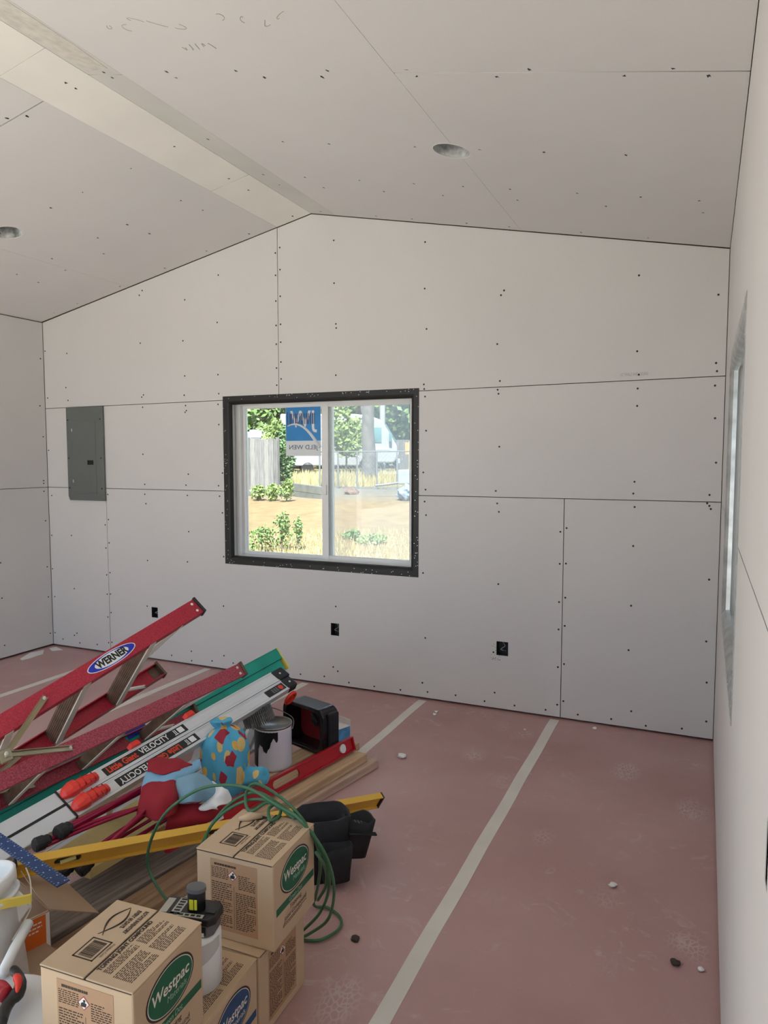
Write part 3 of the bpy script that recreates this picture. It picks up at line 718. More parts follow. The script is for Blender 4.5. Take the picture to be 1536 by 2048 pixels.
part('vial', MB().lathe([(.02, -.004), (.02, .01)], 20, FBw @ Matrix.Translation((BL_-.07, 0, 0))), M_paper, tb)
part('sticker', MB().box((.17, .25), (-.018, .018), (.0085, .0095), FBw), M_paper, tb)

# ------------------------------------------------------------------ paint can with nail coil
cc = at(547, 1529, .078); t = thing('paint_can', 'white paint can with black paint run down its side', 'paint can', cc, world=False)
part('body', MB().lathe([(.080, 0), (.083, .004), (.083, .012), (.0815, .02), (.0815, .172), (.083, .178), (.083, .19), (.078, .19), (.076, .18), (.0, .18)], 36), M_can, t, smooth=True)
rim = part('rim', MB().lathe([(.0835, .183), (.085, .187), (.085, .192), (.079, .193), (.074, .188), (.072, .182)], 36), M_steel, t, smooth=True)
# paint run: a thin shell hugging the side
ang0 = math.atan2(0-cc.y, 0-cc.x)
n = 40; vs = []; fs = []; hh = []
for k in range(n+1):
    a = ang0-1.9+2.15*k/n; lo = .008 if k < 19 else (.098+.016*math.sin((k-19)*.55)+(.006 if k % 3 == 0 else 0) if k < 33 else .14+.01*math.sin(k*1.1))
    for z in (lo, .182): vs.append((.0823*math.cos(a), .0823*math.sin(a), z))
    hh.append(lo)
fs = [(2*k, 2*k+2, 2*k+3, 2*k+1) for k in range(n)]
part('paint_run', MB().add(vs, fs), M_canblk, t)
part('bail_handle', MB().tube(spline([V((.085*math.cos(ang0+1.5), .085*math.sin(ang0+1.5), .16)), V((.09*math.cos(ang0+1.9), .09*math.sin(ang0+1.9), .20)), V((-.04, .055, .235)), V((-.075, .0, .235)), V((.088*math.cos(ang0-1.5), .088*math.sin(ang0-1.5), .165))], 8), .0018, 6), M_steel, t)
nc = thing('nail_coil', 'wire-bound coil of steel nails resting on the paint can', 'nails', cc+V((-.02, .0, .21)))
Fn = Matrix.Translation(cc+V((-.050, -.045, .234))) @ Matrix.Rotation(-.30, 4, 'Y') @ Matrix.Rotation(.12, 4, 'X')
nail = MB().lathe([(.0006, -.036), (.0021, -.030), (.0021, .030), (.0044, .031), (.0044, .033)], 6).mesh('nail')
nail.materials.append(M_steel); kk = 0
for ring_, cnt in ((.066, 46), (.055, 38), (.044, 30)):
    for k in range(cnt):
        a = 2*PI*k/cnt+R_.uniform(-.02, .02)
        o = link('nail', nail, None, nc); o.matrix_local = Matrix.Translation(-V(nc['_w'])) @ Fn @ Matrix.Translation((ring_*math.cos(a), ring_*math.sin(a), R_.uniform(-.002, .002))) @ Matrix.Rotation(R_.uniform(-.05, .05), 4, 'X')
for z in (-.012, .012):
    part('wire', MB().tube([Fn @ V((.0665*math.cos(a), .0665*math.sin(a), z)) for a in [2*PI*k/32 for k in range(32)]], .0012, 5, True), M_steel, nc)
part('plastic_clip', MB().box((-.025, .02), (-.02, .02), (.034, .05), Fn), M_knob, nc, bevel=.006)

# ------------------------------------------------------------------ open black and red tool case
kx = frame(at(650, 1512, .079), V((.95, -.30, 0)).normalized(), V((.30, .95, 0)).normalized(), (0, 0, 1))
tc_ = thing('tool_case', 'open black tool case with red lining standing behind the paint can', 'tool case', kx.translation)
def rrect(w_, h_, r, n=6):
    out_ = []
    for cx, cy, a0 in ((w_-r, r, -PI/2), (w_-r, h_-r, 0), (r, h_-r, PI/2), (r, r, PI)):
        out_ += [(cx+r*math.cos(a0+PI/2*k/n), cy+r*math.sin(a0+PI/2*k/n)) for k in range(n+1)]
    return out_
FT = kx @ frame((-.27, 0, .004), (1, 0, 0), (0, 0, 1), (0, -1, 0))
cw_, chh = .27, .205
def ringp(name, o_, i_, z0, z1, m, bev=.004):
    n = len(o_); vs = [FT @ V((p[0], p[1], z)) for z in (z0, z1) for p in o_]+[FT @ V((p[0], p[1], z)) for z in (z0, z1) for p in i_]
    fs = []
    for k in range(n):
        j = (k+1) % n; fs += [(k, j, n+j, n+k), (2*n+k, 3*n+k, 3*n+j, 2*n+j), (n+k, n+j, 3*n+j, 3*n+k), (k, 2*n+k, 2*n+j, j)]
    return part(name, MB().add(vs, fs), m, tc_, bevel=bev)
oo = rrect(cw_, chh, .045); ii = [(p[0]*.86+cw_*.07, p[1]*.86+chh*.07) for p in oo]
ringp('shell', oo, ii, -.09, .0, M_gloss); oo2 = [(p[0]*1.03-cw_*.015, p[1]*1.03-chh*.015) for p in oo]
ringp('lip', oo2, ii, 0, .016, M_gloss)
part('lining', MB().prism(ii, -.088, -.08, FT), M_casered, tc_)
part('strap', MB().tube(spline([FT @ V((.13, .13, -.06)), FT @ V((.15, .15, -.04)), FT @ V((.175, .13, -.03)), FT @ V((.165, .105, -.045)), FT @ V((.13, .11, -.06))], 6), .011, 8), M_black, tc_)
part('pocket', MB().prism([(.20, .02), (.285, .02), (.285, .19), (.262, .19), (.25, .10)], -.08, -.02, FT), M_black, tc_, bevel=.01)

# yellow jug behind the case
jq = aty(621, 1440, 3.28); jb = V((jq.x, 3.28, 0)); t = thing('plastic_jug', 'pale yellow rounded plastic jug behind the black tool case', 'jug', jb, world=False)
part('body', MB().lathe([(.05, 0), (.058, .01), (.058, .08), (.05, .11), (.036, .13), (.02, .142), (.0, .145)], 24), M_palyel, t, smooth=True)
part('cap', MB().lathe([(.012, .14), (.012, .148), (.0, .149)], 16), M_palyel, t)
# small blue carton
t = thing('small_carton', 'small blue and white cardboard carton with open flap beside the tool case', 'carton', (*at(676, 1482, .0775).xy, .0775), -.35, world=False)
part('body', MB().box((-.042, .042), (-.042, .042), (0, .075)), M_bluebox, t, bevel=.002)
part('flap', MB().box((-.042, .042), (.040, .043), (.075, .105)).box((-.042, .042), (-.042, .04), (.0752, .077)), M_paper, t)
part('print_panel', MB().box((-.02, .025), (-.0432, -.042), (.015, .05)), M_paper, t)

# ------------------------------------------------------------------ printed cloth bag
def bag_mat():
    m = bpy.data.materials.new('printed_cloth'); m.use_nodes = True; nt = m.node_tree; N = nt.nodes; L = nt.links; b = N['Principled BSDF']; b.inputs['Roughness'].default_value = .75
    tc = N.new('ShaderNodeTexCoord'); mp = N.new('ShaderNodeMapping'); mp.inputs['Scale'].default_value = (1, 1, .55); L.new(tc.outputs['Object'], mp.inputs[0])
    cur = None
    def spots(scale, off, thr, colr, colr2, prev, rnd, keep):
        mo = N.new('ShaderNodeMapping'); mo.inputs['Location'].default_value = off; mo.inputs['Rotation'].default_value = (.3*rnd, .5*rnd, rnd); L.new(mp.outputs[0], mo.inputs[0])
        v = N.new('ShaderNodeTexVoronoi'); v.inputs['Scale'].default_value = scale; v.distance = 'MANHATTAN' if rnd < 1 else 'EUCLIDEAN'; v.inputs['Randomness'].default_value = .8
        L.new(mo.outputs[0], v.inputs['Vector'])
        lt = N.new('ShaderNodeMath'); lt.operation = 'LESS_THAN'; lt.inputs[1].default_value = thr; L.new(v.outputs['Distance'], lt.inputs[0])
        sp = N.new('ShaderNodeSeparateColor'); L.new(v.outputs['Color'], sp.inputs[0])
        kp = N.new('ShaderNodeMath'); kp.operation = 'GREATER_THAN'; kp.inputs[1].default_value = keep; L.new(sp.outputs[0], kp.inputs[0])
        mu = N.new('ShaderNodeMath'); mu.operation = 'MULTIPLY'; L.new(lt.outputs[0], mu.inputs[0]); L.new(kp.outputs[0], mu.inputs[1])
        nz = N.new('ShaderNodeTexNoise'); nz.inputs['Scale'].default_value = 130; L.new(mp.outputs[0], nz.inputs['Vector'])
        cm = N.new('ShaderNodeMix'); cm.data_type = 'RGBA'; cm.inputs[6].default_value = (*colr, 1); cm.inputs[7].default_value = (*colr2, 1); L.new(nz.outputs[0], cm.inputs[0])
        mx = N.new('ShaderNodeMix'); mx.data_type = 'RGBA'; L.new(mu.outputs[0], mx.inputs[0]); L.new(cm.outputs[2], mx.inputs[7])
        if prev is None: mx.inputs[6].default_value = (.085, .40, .60, 1)
        else: L.new(prev, mx.inputs[6])
        return mx.outputs[2]
    cur = spots(19, (.3, .1, .2), .40, (.78, .60, .28), (.70, .42, .10), None, 2.0, .35)
    cur = spots(14, (2.3, 2.1, .7), .46, (.30, .01, .03), (.40, .03, .05), cur, .7, .2)
    cur = spots(22, (4.3, 3.1, 2.7), .30, (.62, .33, .05), (.80, .52, .12), cur, 1.3, .5)
    L.new(cur, b.inputs['Base Color']); return m
M_bag = bag_mat()
def blob(name, prof, F, m, parent, sx=1, sy=1, amp=.01, seg=40, sub=4, seed=0, freq=14):
    pr = spline([V((p[0], 0, p[1])) for p in prof], sub); mb = MB().lathe([(max(p.x, 0), p.z) for p in pr], seg, None, sx, sy)
    vs = []
    for p in mb.v:
        p = V(p); r = V((p.x, p.y, 0))
        d = noise.noise(V((p.x*freq+seed, p.y*freq, p.z*freq*.5)))
        fold = .35*math.sin(math.atan2(p.y, p.x)*7+seed+p.z*20)
        vs.append(F @ (p+(r.normalized() if r.length > 1e-5 else V((0, 0, 1)))*amp*(d+fold)*min(1, r.length/.03)))
    mb.v = [tuple(v) for v in vs]; return part(name, mb, m, parent, smooth=True)
bp = V((-1.702, 2.275, .155)); t = thing('cloth_bag', 'turquoise cloth bag printed with corn cobs, bunched shut at the top', 'bag', bp)
FBg = Matrix.Translation(bp) @ Matrix.Rotation(-.10, 4, 'Y')
blob('body', [(0, -.078), (.055, -.075), (.090, -.03), (.100, .06), (.095, .125), (.080, .175), (.048, .207), (.030, .218)], FBg, M_bag, t, .98, .85, .022, seed=3)
blob('gathered_top', [(.026, .216), (.034, .228), (.044, .244), (.03, .246), (.0, .235)], FBg, M_bag, t, 1, .8, .010, seed=9, freq=40)
blob('loose_corner', [(0, -.06), (.03, -.056), (.038, -.03), (.036, .02), (.034, .055), (.018, .066), (.0, .064)], Matrix.Translation(V((-1.575, 2.275, .195))) @ Matrix.Rotation(1.25, 4, 'Y') @ Matrix.Rotation(.3, 4, 'X'), M_bag, t, 1, 1, .006, 24, seed=5, freq=30)

# ------------------------------------------------------------------ folded camp chair
ch = thing('camp_chair', 'folded camp chair with red tubes, black feet and blue and red fabric', 'chair', (-1.72, 1.85, .1))
def leg(pts, r, foot=True, fr=.026):
    p = [at(*q) for q in pts]; tb_ = part('leg', MB().tube(spline(p, 4) if len(p) > 2 else p, r, 10), M_tube, ch, smooth=True)
    if foot:
        d = (p[1]-p[0]).normalized(); F = frame(p[0], d.orthogonal().normalized(), d.cross(d.orthogonal().normalized()), d)
        part('foot', MB().lathe([(fr*.8, -.022), (fr, -.016), (fr, .006), (fr*.86, .012), (fr*.86, .022), (fr*.55, .03), (r, .032)], 16, F), M_rubber, tb_)
leg([(125, 1662, .275), (235, 1605, .275), (330, 1555, .285)], .0135, fr=.024)
leg([(82, 1686, .262), (200, 1640, .262), (292, 1612, .268)], .008, fr=.022)
leg([(168, 1733, .19), (300, 1612, .29), (400, 1520, .33)], .008, fr=.023)
leg([(128, 1742, .185), (210, 1690, .20), (330, 1600, .24)], .007, fr=.02)
leg([(95, 1690, .255), (190, 1650, .262), (275, 1618, .27)], .0055, False)
leg([(150, 1725, .19), (250, 1655, .22), (360, 1590, .24)], .006, False)
leg([(250, 1690, .19), (330, 1640, .20), (420, 1590, .21)], .007, False)
leg([(215, 1690, .17), (300, 1640, .18), (400, 1575, .20)], .006, False)
leg([(284, 1612, .268), (310, 1600, .28), (330, 1594, .285)], .0055, False)
def cloth(name, grid, m, parent, th=.003, sub=6, amp=.005):
    rows = [spline(r, sub) for r in grid]; cols_ = [spline([r[j] for r in rows], sub) for j in range(len(rows[0]))]
    nr, nc_ = len(cols_[0]), len(cols_); vs = []
    for i in range(nr):
        for j in range(nc_):
            p = cols_[j][i]; q = p*30
            vs.append(tuple(p+V((0, 0, amp*(noise.noise(q)+.6*math.sin(p.x*70+p.y*45))))))
    me = bpy.data.meshes.new(name); me.from_pydata(vs, [], [(i*nc_+j, i*nc_+j+1, (i+1)*nc_+j+1, (i+1)*nc_+j) for i in range(nr-1) for j in range(nc_-1)])
    o = link(name, me, m, parent, smooth=True)
    s = o.modifiers.new('thick', 'SOLIDIFY'); s.thickness = th; return o
def G(rows): return [[at(*p) for p in r] for r in rows]
cloth('arm_band', G([[(296, 1522, .37), (325, 1516, .375), (360, 1520, .37), (384, 1528, .36)], [(296, 1545, .35), (322, 1548, .36), (352, 1545, .355), (386, 1535, .345)]]), M_fred, ch)
cloth('seat_fabric', G([[(300, 1532, .355), (330, 1532, .36), (365, 1528, .36), (400, 1520, .35)], [(288, 1558, .335), (322, 1556, .35), (350, 1552, .35), (400, 1535, .345)], [(283, 1580, .31), (312, 1576, .33), (338, 1572, .335), (380, 1555, .33)]]), M_fblue, ch)
cloth('side_panel', G([[(285, 1575, .325), (315, 1562, .345), (345, 1556, .345), (358, 1560, .33)], [(278, 1605, .29), (312, 1600, .325), (345, 1595, .325), (358, 1595, .31)], [(274, 1630, .25), (312, 1640, .27), (345, 1632, .27), (355, 1612, .27)]]), M_fred, ch)
cloth('back_panel', G([[(352, 1560, .345), (385, 1548, .355), (408, 1552, .345), (430, 1570, .32)], [(352, 1582, .325), (385, 1578, .345), (412, 1578, .33), (432, 1590, .30)], [(354, 1604, .295), (385, 1606, .31), (410, 1600, .29), (430, 1606, .27)]]), mat('chair_fabric_greyblue', (.20, .35, .46), .8, var=.05), ch)
cloth('lower_panel', G([[(345, 1605, .28), (380, 1608, .28), (420, 1605, .27), (455, 1585, .26)], [(335, 1640, .24), (380, 1640, .24), (420, 1635, .23), (465, 1600, .23)], [(330, 1660, .20), (370, 1655, .20), (420, 1640, .20), (470, 1612, .20)]]), M_fred, ch)
cloth('white_lining', G([[(425, 1562, .33), (438, 1570, .33), (456, 1578, .32)], [(426, 1585, .30), (442, 1588, .31), (462, 1600, .28)], [(398, 1615, .275), (420, 1608, .285), (436, 1614, .28)], [(404, 1618, .27), (420, 1618, .27), (436, 1620, .265)]]), M_paper, ch)
# piece of yellow foam board under the tubes
t = thing('foam_offcut', 'dull yellow foam board offcut beneath the camp chair tubes', 'foam board', at(260, 1650, .16))
fp = [at(*p, .15) for p in ((95, 1712), (272, 1600), (320, 1600), (330, 1650), (180, 1740))]
n = len(fp); part('slab', MB().add(fp+[p-V((0, 0, .03)) for p in fp], [tuple(range(n)), tuple(range(2*n-1, n-1, -1))]+[(k, (k+1) % n, n+(k+1) % n, n+k) for k in range(n)]), M_foam, t)

# ------------------------------------------------------------------ joint compound cartons
CW, CD, CHt = .224, .218, .224
def dashes(mb, F, x0, x1, y0, y1, rows, seed, th=.36, gap=.0026, lead=None):
    r = random.Random(seed); dy = (y1-y0)/rows
    for k in range(rows):
        y = y1-(k+.5)*dy; x = x0; xe = x1-(r.uniform(.1, .5)*(x1-x0) if r.random() < .25 else r.uniform(0, .03)*(x1-x0))
        while x < xe:
            wl_ = min(r.uniform(.003, .010), xe-x); mb.box((x, x+wl_), (y-dy*th/2, y+dy*th/2), (0, .0004), F); x += wl_+gap
def carton(label, loc, rz, logo, sub, prod, top_open=False, group='joint compound cartons', prints=True):
    t = thing('joint_compound_carton', label, 'carton', loc, rz, group, world=False)
    w2, d2 = CW/2, CD/2
    part('body', MB().box((-w2, w2), (-d2, d2), (0, CHt-.004)), M_card, t, bevel=.004)
    for a, b in ((-w2, -.003), (.002, w2)):
        r = .012
        part('top_flap', MB().box((a, b), (-d2-.001, d2), (CHt-.0035, CHt)), M_card, t, bevel=.0015)
    part('flap_seam', MB().box((-.003, .002), (-d2+.001, d2-.001), (CHt-.0042, CHt-.0028)), M_ink, t)
    part('flap_shadow', MB().box((-w2+.004, w2-.004), (-d2-.0006, -d2+.001), (CHt-.0056, CHt-.0036)), M_ink, t)
    if not prints: return t
    # logo face (+x): drawing plane u along +y, v up
    FLg = frame((w2+.0003, 0, CHt), (0, 1, 0), (0, 0, 1), (1, 0, 0))
    lb = part('logo_border', MB().prism(ell(0, -.066, .076, .052, 48), 0, .0003, FLg), M_ink, t)
    part('logo_border_line', MB().prism(ell(0, -.066, .0715, .0478, 48), .0003, .0005, FLg), M_pale, lb)
    part('logo_field', MB().prism(ell(0, -.066, .0695, .046, 48), .0005, .0008, FLg), logo, lb)
    text('logo_lettering', 'Westpac', FLg @ Matrix.Translation((-.001, -.062, .0011)), .034, M_pale, lb, shear=.12, width=.118, bold=.0005)
    text('logo_lettering', 'Materials', FLg @ Matrix.Translation((.018, -.087, .0011)), .019, M_palegreen if logo is M_green else M_pale, lb, shear=.12, width=.062)
    sr = part('stripe', MB().box((-d2+.012, d2-.008), (-.141, -.122), (0, .0004), FLg), logo, t)
    text('stripe_lettering', sub, FLg @ Matrix.Translation((.0, -.1315, .0008)), .018, M_palegreen, sr, shear=.1, width=.068)
    if prod:
        text('product_lettering', prod[0], FLg @ Matrix.Translation((.0, -.152, .0006)), .017, M_ink, t, width=.062)
        text('product_lettering', prod[1], FLg @ Matrix.Translation((.0, -.170, .0006)), .017, M_ink, t, shear=.08, width=.118)
        part('rule', MB().box((-.065, .06), (-.1825, -.181), (0, .0004), FLg), M_ink, t)
        m = MB(); dashes(m, FLg, -.065, .05, -.189, -.184, 1, 4); part('small_print', m, M_ink, t)
    # safety print on the front face (-y)
    FF = frame((0, -d2-.0003, CHt), (1, 0, 0), (0, 0, 1), (0, -1, 0))
    pp = part('print_panel', MB().box((-.070, .066), (-.200, -.018), (0, .0003), FF), M_cardpanel, t)
    Fq = FF @ Matrix.Translation((0, 0, .0004))
    m = MB(); dashes(m, Fq, -.058, .055, -.033, -.026, 1, 1, .75, .0012); dashes(m, Fq, -.066, -.016, -.066, -.036, 7, 2); dashes(m, Fq, .013, .062, -.084, -.046, 8, 3)
    dashes(m, Fq, -.066, -.006, -.190, -.074, 21, 5); dashes(m, Fq, .004, .062, -.190, -.092, 20, 6)
    part('small_print', m, M_ink, pp)
    part('rule', MB().box((-.0012, -.0004), (-.19, -.08), (.0004, .0006), FF), M_ink, pp)
    dm = [(0, .0145), (.0145, 0), (0, -.0145), (-.0145, 0)]
    Fh = FF @ Matrix.Translation((-.004, -.052, 0))
    hz = part('hazard_diamond', MB().prism([(p[0]*1.0, p[1]*1.0) for p in dm], .0004, .0007, Fh), mat('hazard_red', (.42, .04, .05), .6), t)
    part('hazard_field', MB().prism([(p[0]*.84, p[1]*.84) for p in dm], .0007, .001, Fh), M_paper, hz)
    part('hazard_symbol', MB().prism(ell(.0015, .005, .0028, .0028, 12), .001, .0013, Fh).prism([(-.006, -.007), (.005, -.007), (.007, 0), (.002, .002), (-.003, .002), (-.007, -.001)], .001, .0013, Fh), M_inkb, hz)
    # top print
    FTp = frame((0, 0, CHt+.0002), (1, 0, 0), (0, 1, 0), (0, 0, 1))
    yx = frame((0, 0, 0), (0, 1, 0), (-1, 0, 0), (0, 0, 1)); xy = frame((0, 0, 0), (0, -1, 0), (1, 0, 0), (0, 0, 1))
    text('top_lettering', 'TOPPING JOINT COMPOUND', FTp @ Matrix.Translation((.0105, -.006, .0004)) @ yx, .0135, M_ink, t, width=.158, bold=.0007)
    m = MB(); Fy = FTp @ Matrix.Translation((0, 0, .0001)) @ yx
    dashes(m, Fy, -.085, .0, -.040, -.020, 5, 7); dashes(m, Fy, .010, .085, -.048, -.020, 7, 8); dashes(m, Fy, -.090, -.008, -.094, -.048, 11, 9); dashes(m, Fy, .004, .080, -.094, -.056, 9, 10)
    part('small_print', m, M_ink, t)
    for x, s_ in ((-.019, 'ROTATE INVENTORY'), (-.036, 'EVERY 60 DAYS.')):
        text('top_lettering', s_, FTp @ Matrix.Translation((x, .058 if x > -.03 else .062, .0004)) @ xy, .0135, M_ink, t, width=.076 if x > -.03 else .062, bold=.0006)
    bcx0, bcx1, bcy0, bcy1 = -.070, -.020, -.070, -.010
    m = MB()
    for a, b, c, e in ((bcx0, bcx1, bcy0, bcy0+.003), (bcx0, bcx1, bcy1-.003, bcy1), (bcx0, bcx0+.003, bcy0, bcy1), (bcx1-.003, bcx1, bcy0, bcy1)): m.box((a, b), (c, e), (0, .0003), FTp)
    bb = part('bar_code_border', m, M_ink, t)
    m = MB(); r = random.Random(4); y = bcy0+.007
    while y < bcy1-.007:
        wl_ = r.choice((.0006, .001, .0016)); m.box((bcx0+.009, bcx1-.008), (y, y+wl_), (0, .0003), FTp); y += wl_+r.choice((.0006, .001, .0014))
    part('bar_code', m, M_ink, bb)
    text('top_lettering', 'Product Code:', FTp @ Matrix.Translation((-.0135, -.035, .0004)) @ xy, .009, M_ink, t, width=.042)
    # fish emblem
    m = MB(); cx, cy = -.062, .052; N_ = 14
    for s_ in (-1, 1):
        m.tube([FTp @ V((cx+s_*.016*math.sin(PI*k/N_*1.12), cy+.042-.094*k/N_, .0004)) for k in range(N_+1)], [.0006+.0016*math.sin(PI*k/N_) for k in range(N_+1)], 5)
    part('emblem', m, M_ink, t)
    return t
GD = ('Topping', 'Joint Compound')
carton('upper green-dot joint compound carton with green cord draped over it', (-1.046, 1.52, .2245), .045, M_green, 'Green Dot', GD)
c2 = carton('bottom joint compound carton directly under the cord-draped one', (-1.068, 1.500, .0), .02+PI/2, M_green, 'Green Dot', GD)
carton('blue-dot joint compound carton with a white jar standing on top', (-1.062, 1.268, .0), .07, M_blue, 'Blue Dot', None)
carton('nearest green-dot joint compound carton with fish emblem on top', (-1.056, 1.058, .2245), .065, M_green, 'Green Dot', GD)
t = thing('joint_compound_carton', 'plain joint compound carton hidden beneath the nearest green-dot one', 'carton', (-1.06, 1.018, 0), .065, 'joint compound cartons', world=False)
part('body', MB().box((-.112, .112), (-.14, .13), (0, .214)), M_card, t, bevel=.004)
# hand-hole slot and lifted flap of the upper carton
up_ = [o for o in bpy.data.objects if o.get('label', '').startswith('upper green')][0]
part('hand_hole', MB().prism(ell(0, 0, .008, .017, 20), 0, .0009, Matrix.Translation((-.036, .078, CHt+.0001)) @ Matrix.Rotation(-.9, 4, 'Z')), M_inkb, up_)
part('torn_roll', MB().tube([(-.085, .045, CHt+.004), (-.06, .06, CHt+.010), (-.035, .082, CHt+.006)], [.006, .012, .007], 10), M_card, up_, smooth=True)
part('flap_gap', MB().box((-.008, .012), (CD/2-.02, CD/2+.002), (CHt-.001, CHt+.0008)), M_ink, up_)

# white jar with battery pack on the blue-dot carton
jp = V((-1.045, 1.262, .2245)); t = thing('plastic_jar', 'white plastic jar with a grey label standing on the blue-dot carton', 'jar', jp, world=False)
part('body', MB().lathe([(.056, 0), (.061, .004), (.061, .118), (.058, .126), (.05, .13), (.0, .13)], 40), M_bucket, t, smooth=True)
a0 = math.atan2(-jp.y, -jp.x); n = 20; vs = []
for k in range(n+1):
    a = a0-1.1+2.2*k/n; lo = .055+.055*max(0, (k/n)-.25)
    for z in (lo, .122): vs.append((.0614*math.cos(a), .0614*math.sin(a), z))
part('label', MB().add(vs, [(2*k, 2*k+2, 2*k+3, 2*k+1) for k in range(n)]), mat('jar_label_grey', (.55, .54, .53), .5), t)
vs = []
for k in range(7):
    a = a0-1.3+.52*k/6
    for z in (.062, .128): vs.append((.0618*math.cos(a), .0618*math.sin(a), z))
part('red_edged_label', MB().add(vs, [(2*k, 2*k+2, 2*k+3, 2*k+1) for k in range(6)]), M_paper, t)
bt = thing('battery_pack', 'black and grey power tool battery pack lying on the white jar', 'battery', jp+V((-.006, .0, .131)), .25, world=False)
part('body', MB().prism([(-.062, -.034), (.05, -.034), (.062, -.02), (.062, .02), (.05, .034), (-.062, .034)], .0, .028), M_grey, bt, bevel=.003)
part('upper_shell', MB().prism([(-.072, -.036), (.054, -.037), (.068, -.022), (.068, .022), (.054, .037), (-.072, .036)], .026, .046), M_blackp, bt, bevel=.004)
part('side_clip', MB().box((-.022, .012), (-.039, -.033), (.006, .045)), M_blackp, bt, bevel=.002)
part('grip_label', MB().box((.024, .048), (-.0348, -.0338), (.006, .026)), M_inkb, bt)
part('grip_label', MB().box((.022, .044), (-.0352, -.0342), (.003, .012)), M_paper, bt)
part('grip_label', MB().box((-.058, -.03), (-.0348, -.0338), (.003, .024)), M_inkb, bt)
stm = part('stem', MB().lathe([(.021, .044), (.021, .092), (.018, .095), (.0, .095)], 24, Matrix.Translation((.012, 0, 0)), 1, .8), M_blackp, bt, smooth=True)
part('stem_cap', MB().lathe([(.023, .090), (.0225, .099), (.017, .1)], 24, Matrix.Translation((.012, 0, 0)), 1, .8), M_grey, stm)
part('stem_label', MB().box((.002, .012), (-.0178, -.0165), (.052, .076)).box((.014, .020), (-.0172, -.0155), (.052, .076)), mat('acid_yellow', (.70, .72, .05), .5), stm)
spl = part('spec_label', MB().box((-.040, -.018), (-.030, .030), (.0458, .0468)).box((-.04, .04), (-.034, -.022), (.0458, .0468)).box((-.068, -.05), (-.026, .026), (.0458, .0468)), mat('label_grey', (.45, .43, .38), .5), bt)
m = MB()
for k in range(5): m.box((-.036, -.022), (-.018+.010*k, -.012+.010*k), (.0468, .0471)); m.box((-.032+.014*k, -.022+.014*k), (-.031, -.025), (.0468, .0471))
part('spec_marks', m, M_inkb, spl)
part('rib', MB().box((.04, .062), (-.015, -.005), (.046, .049)), M_blackp, bt)

# ------------------------------------------------------------------ green cord, looped over and behind the upper carton
P_ = at
cordpts = [P_(400, 1850, .05), P_(378, 1834, .08), P_(330, 1795, .13), P_(297, 1735, .20), P_(302, 1680, .30), P_(335, 1622, .40), P_(395, 1580, .46), P_(450, 1570, .48), P_(500, 1578, .49), P_(545, 1605, .48), P_(600, 1640, .46),
           P_(640, 1690, .40), P_(662, 1740, .30), P_(668, 1790, .20), P_(655, 1840, .10), P_(618, 1868, .03), P_(598, 1878, .008),
           P_(640, 1880, .008), P_(678, 1858, .008), P_(680, 1835, .008), P_(655, 1815, .01), P_(628, 1810, .02),
           P_(636, 1770, .15), P_(640, 1720, .30), P_(625, 1670, .42), P_(585, 1615, .475), P_(540, 1580, .485), P_(510, 1567, .485), P_(494, 1580, .47), P_(492, 1610, .455), P_(505, 1622, .455), P_(535, 1605, .47), P_(560, 1618, .462), P_(556, 1634, .456), P_(540, 1640, .456),
           P_(538, 1618, .462), P_(555, 1608, .47), P_(572, 1625, .462), P_(590, 1637, .46)]
crd = thing('extension_cord', 'green extension cord coiled over the upper carton and trailing onto the floor', 'cord', (-1.0, 1.7, 0))
part('cord', MB().tube(spline(cordpts, 8), .0045, 8), M_cord, crd, smooth=True)
loops = [[P_(410, 1690, .30), P_(420, 1655, .36), P_(455, 1620, .42), P_(500, 1600, .455), P_(545, 1605, .465), P_(600, 1640, .458), P_(632, 1680, .40), P_(640, 1740, .25), P_(630, 1800, .1)],
         [P_(400, 1695, .28), P_(430, 1640, .38), P_(470, 1600, .43), P_(515, 1585, .46), P_(560, 1610, .47), P_(610, 1650, .455), P_(650, 1720, .33), P_(658, 1775, .2), P_(640, 1825, .1), P_(605, 1862, .02)],
         [P_(632, 1705, .40), P_(650, 1735, .30), P_(652, 1770, .2), P_(636, 1800, .12)]]
for l in loops: part('cord', MB().tube(spline(l, 8), .0045, 8), M_cord, crd, smooth=True)

# ------------------------------------------------------------------ black tool pouch
tp = at(650, 1772, 0)
t = thing('tool_pouch', 'black nylon tool pouch standing open on the floor behind the cartons', 'tool bag', (-1.17, 2.08, 0))
FTb = Matrix.Translation((-1.175, 2.085, 0)) @ Matrix.Rotation(.75, 4, 'Z')
def shell(w0, d0, w1, d1, h, F, th=.008, wob=.008, seed=1, n=28):
    vs = []; 
    prof = [(0, 0), (.35, 0), (.8, .02), (1, 1), (1, 1.0)]
    for zf, wx, dy in ((0, w0*.2, d0*.2), (0, w0, d0), (.3, w0+(w1-w0)*.35, d0+(d1-d0)*.35), (.65, w0+(w1-w0)*.7, d0+(d1-d0)*.7), (1, w1, d1), (1, w1-th, d1-th), (.6, w1-th*2, d1-th*2), (.2, w0-th, d0-th), (.06, w0*.2, d0*.2)):
        for k in range(n):
            a = 2*PI*k/n; c, s_ = math.cos(a), math.sin(a); e = .55
            x = wx*math.copysign(abs(c)**e, c); y = dy*math.copysign(abs(s_)**e, s_); z = zf*h
            q = wob*noise.noise(V((x*18+seed, y*18, z*15)))*min(1, zf*3)
            vs.append(F @ V((x*(1+q*6), y*(1+q*6), z+(q*2 if zf > .9 else 0))))
    m = 9; fs = [(i*n+k, i*n+(k+1) % n, (i+1)*n+(k+1) % n, (i+1)*n+k) for i in range(m-1) for k in range(n)]
    fs += [tuple(range(n)), tuple((m-1)*n+k for k in range(n))]; return MB().add(vs, fs)
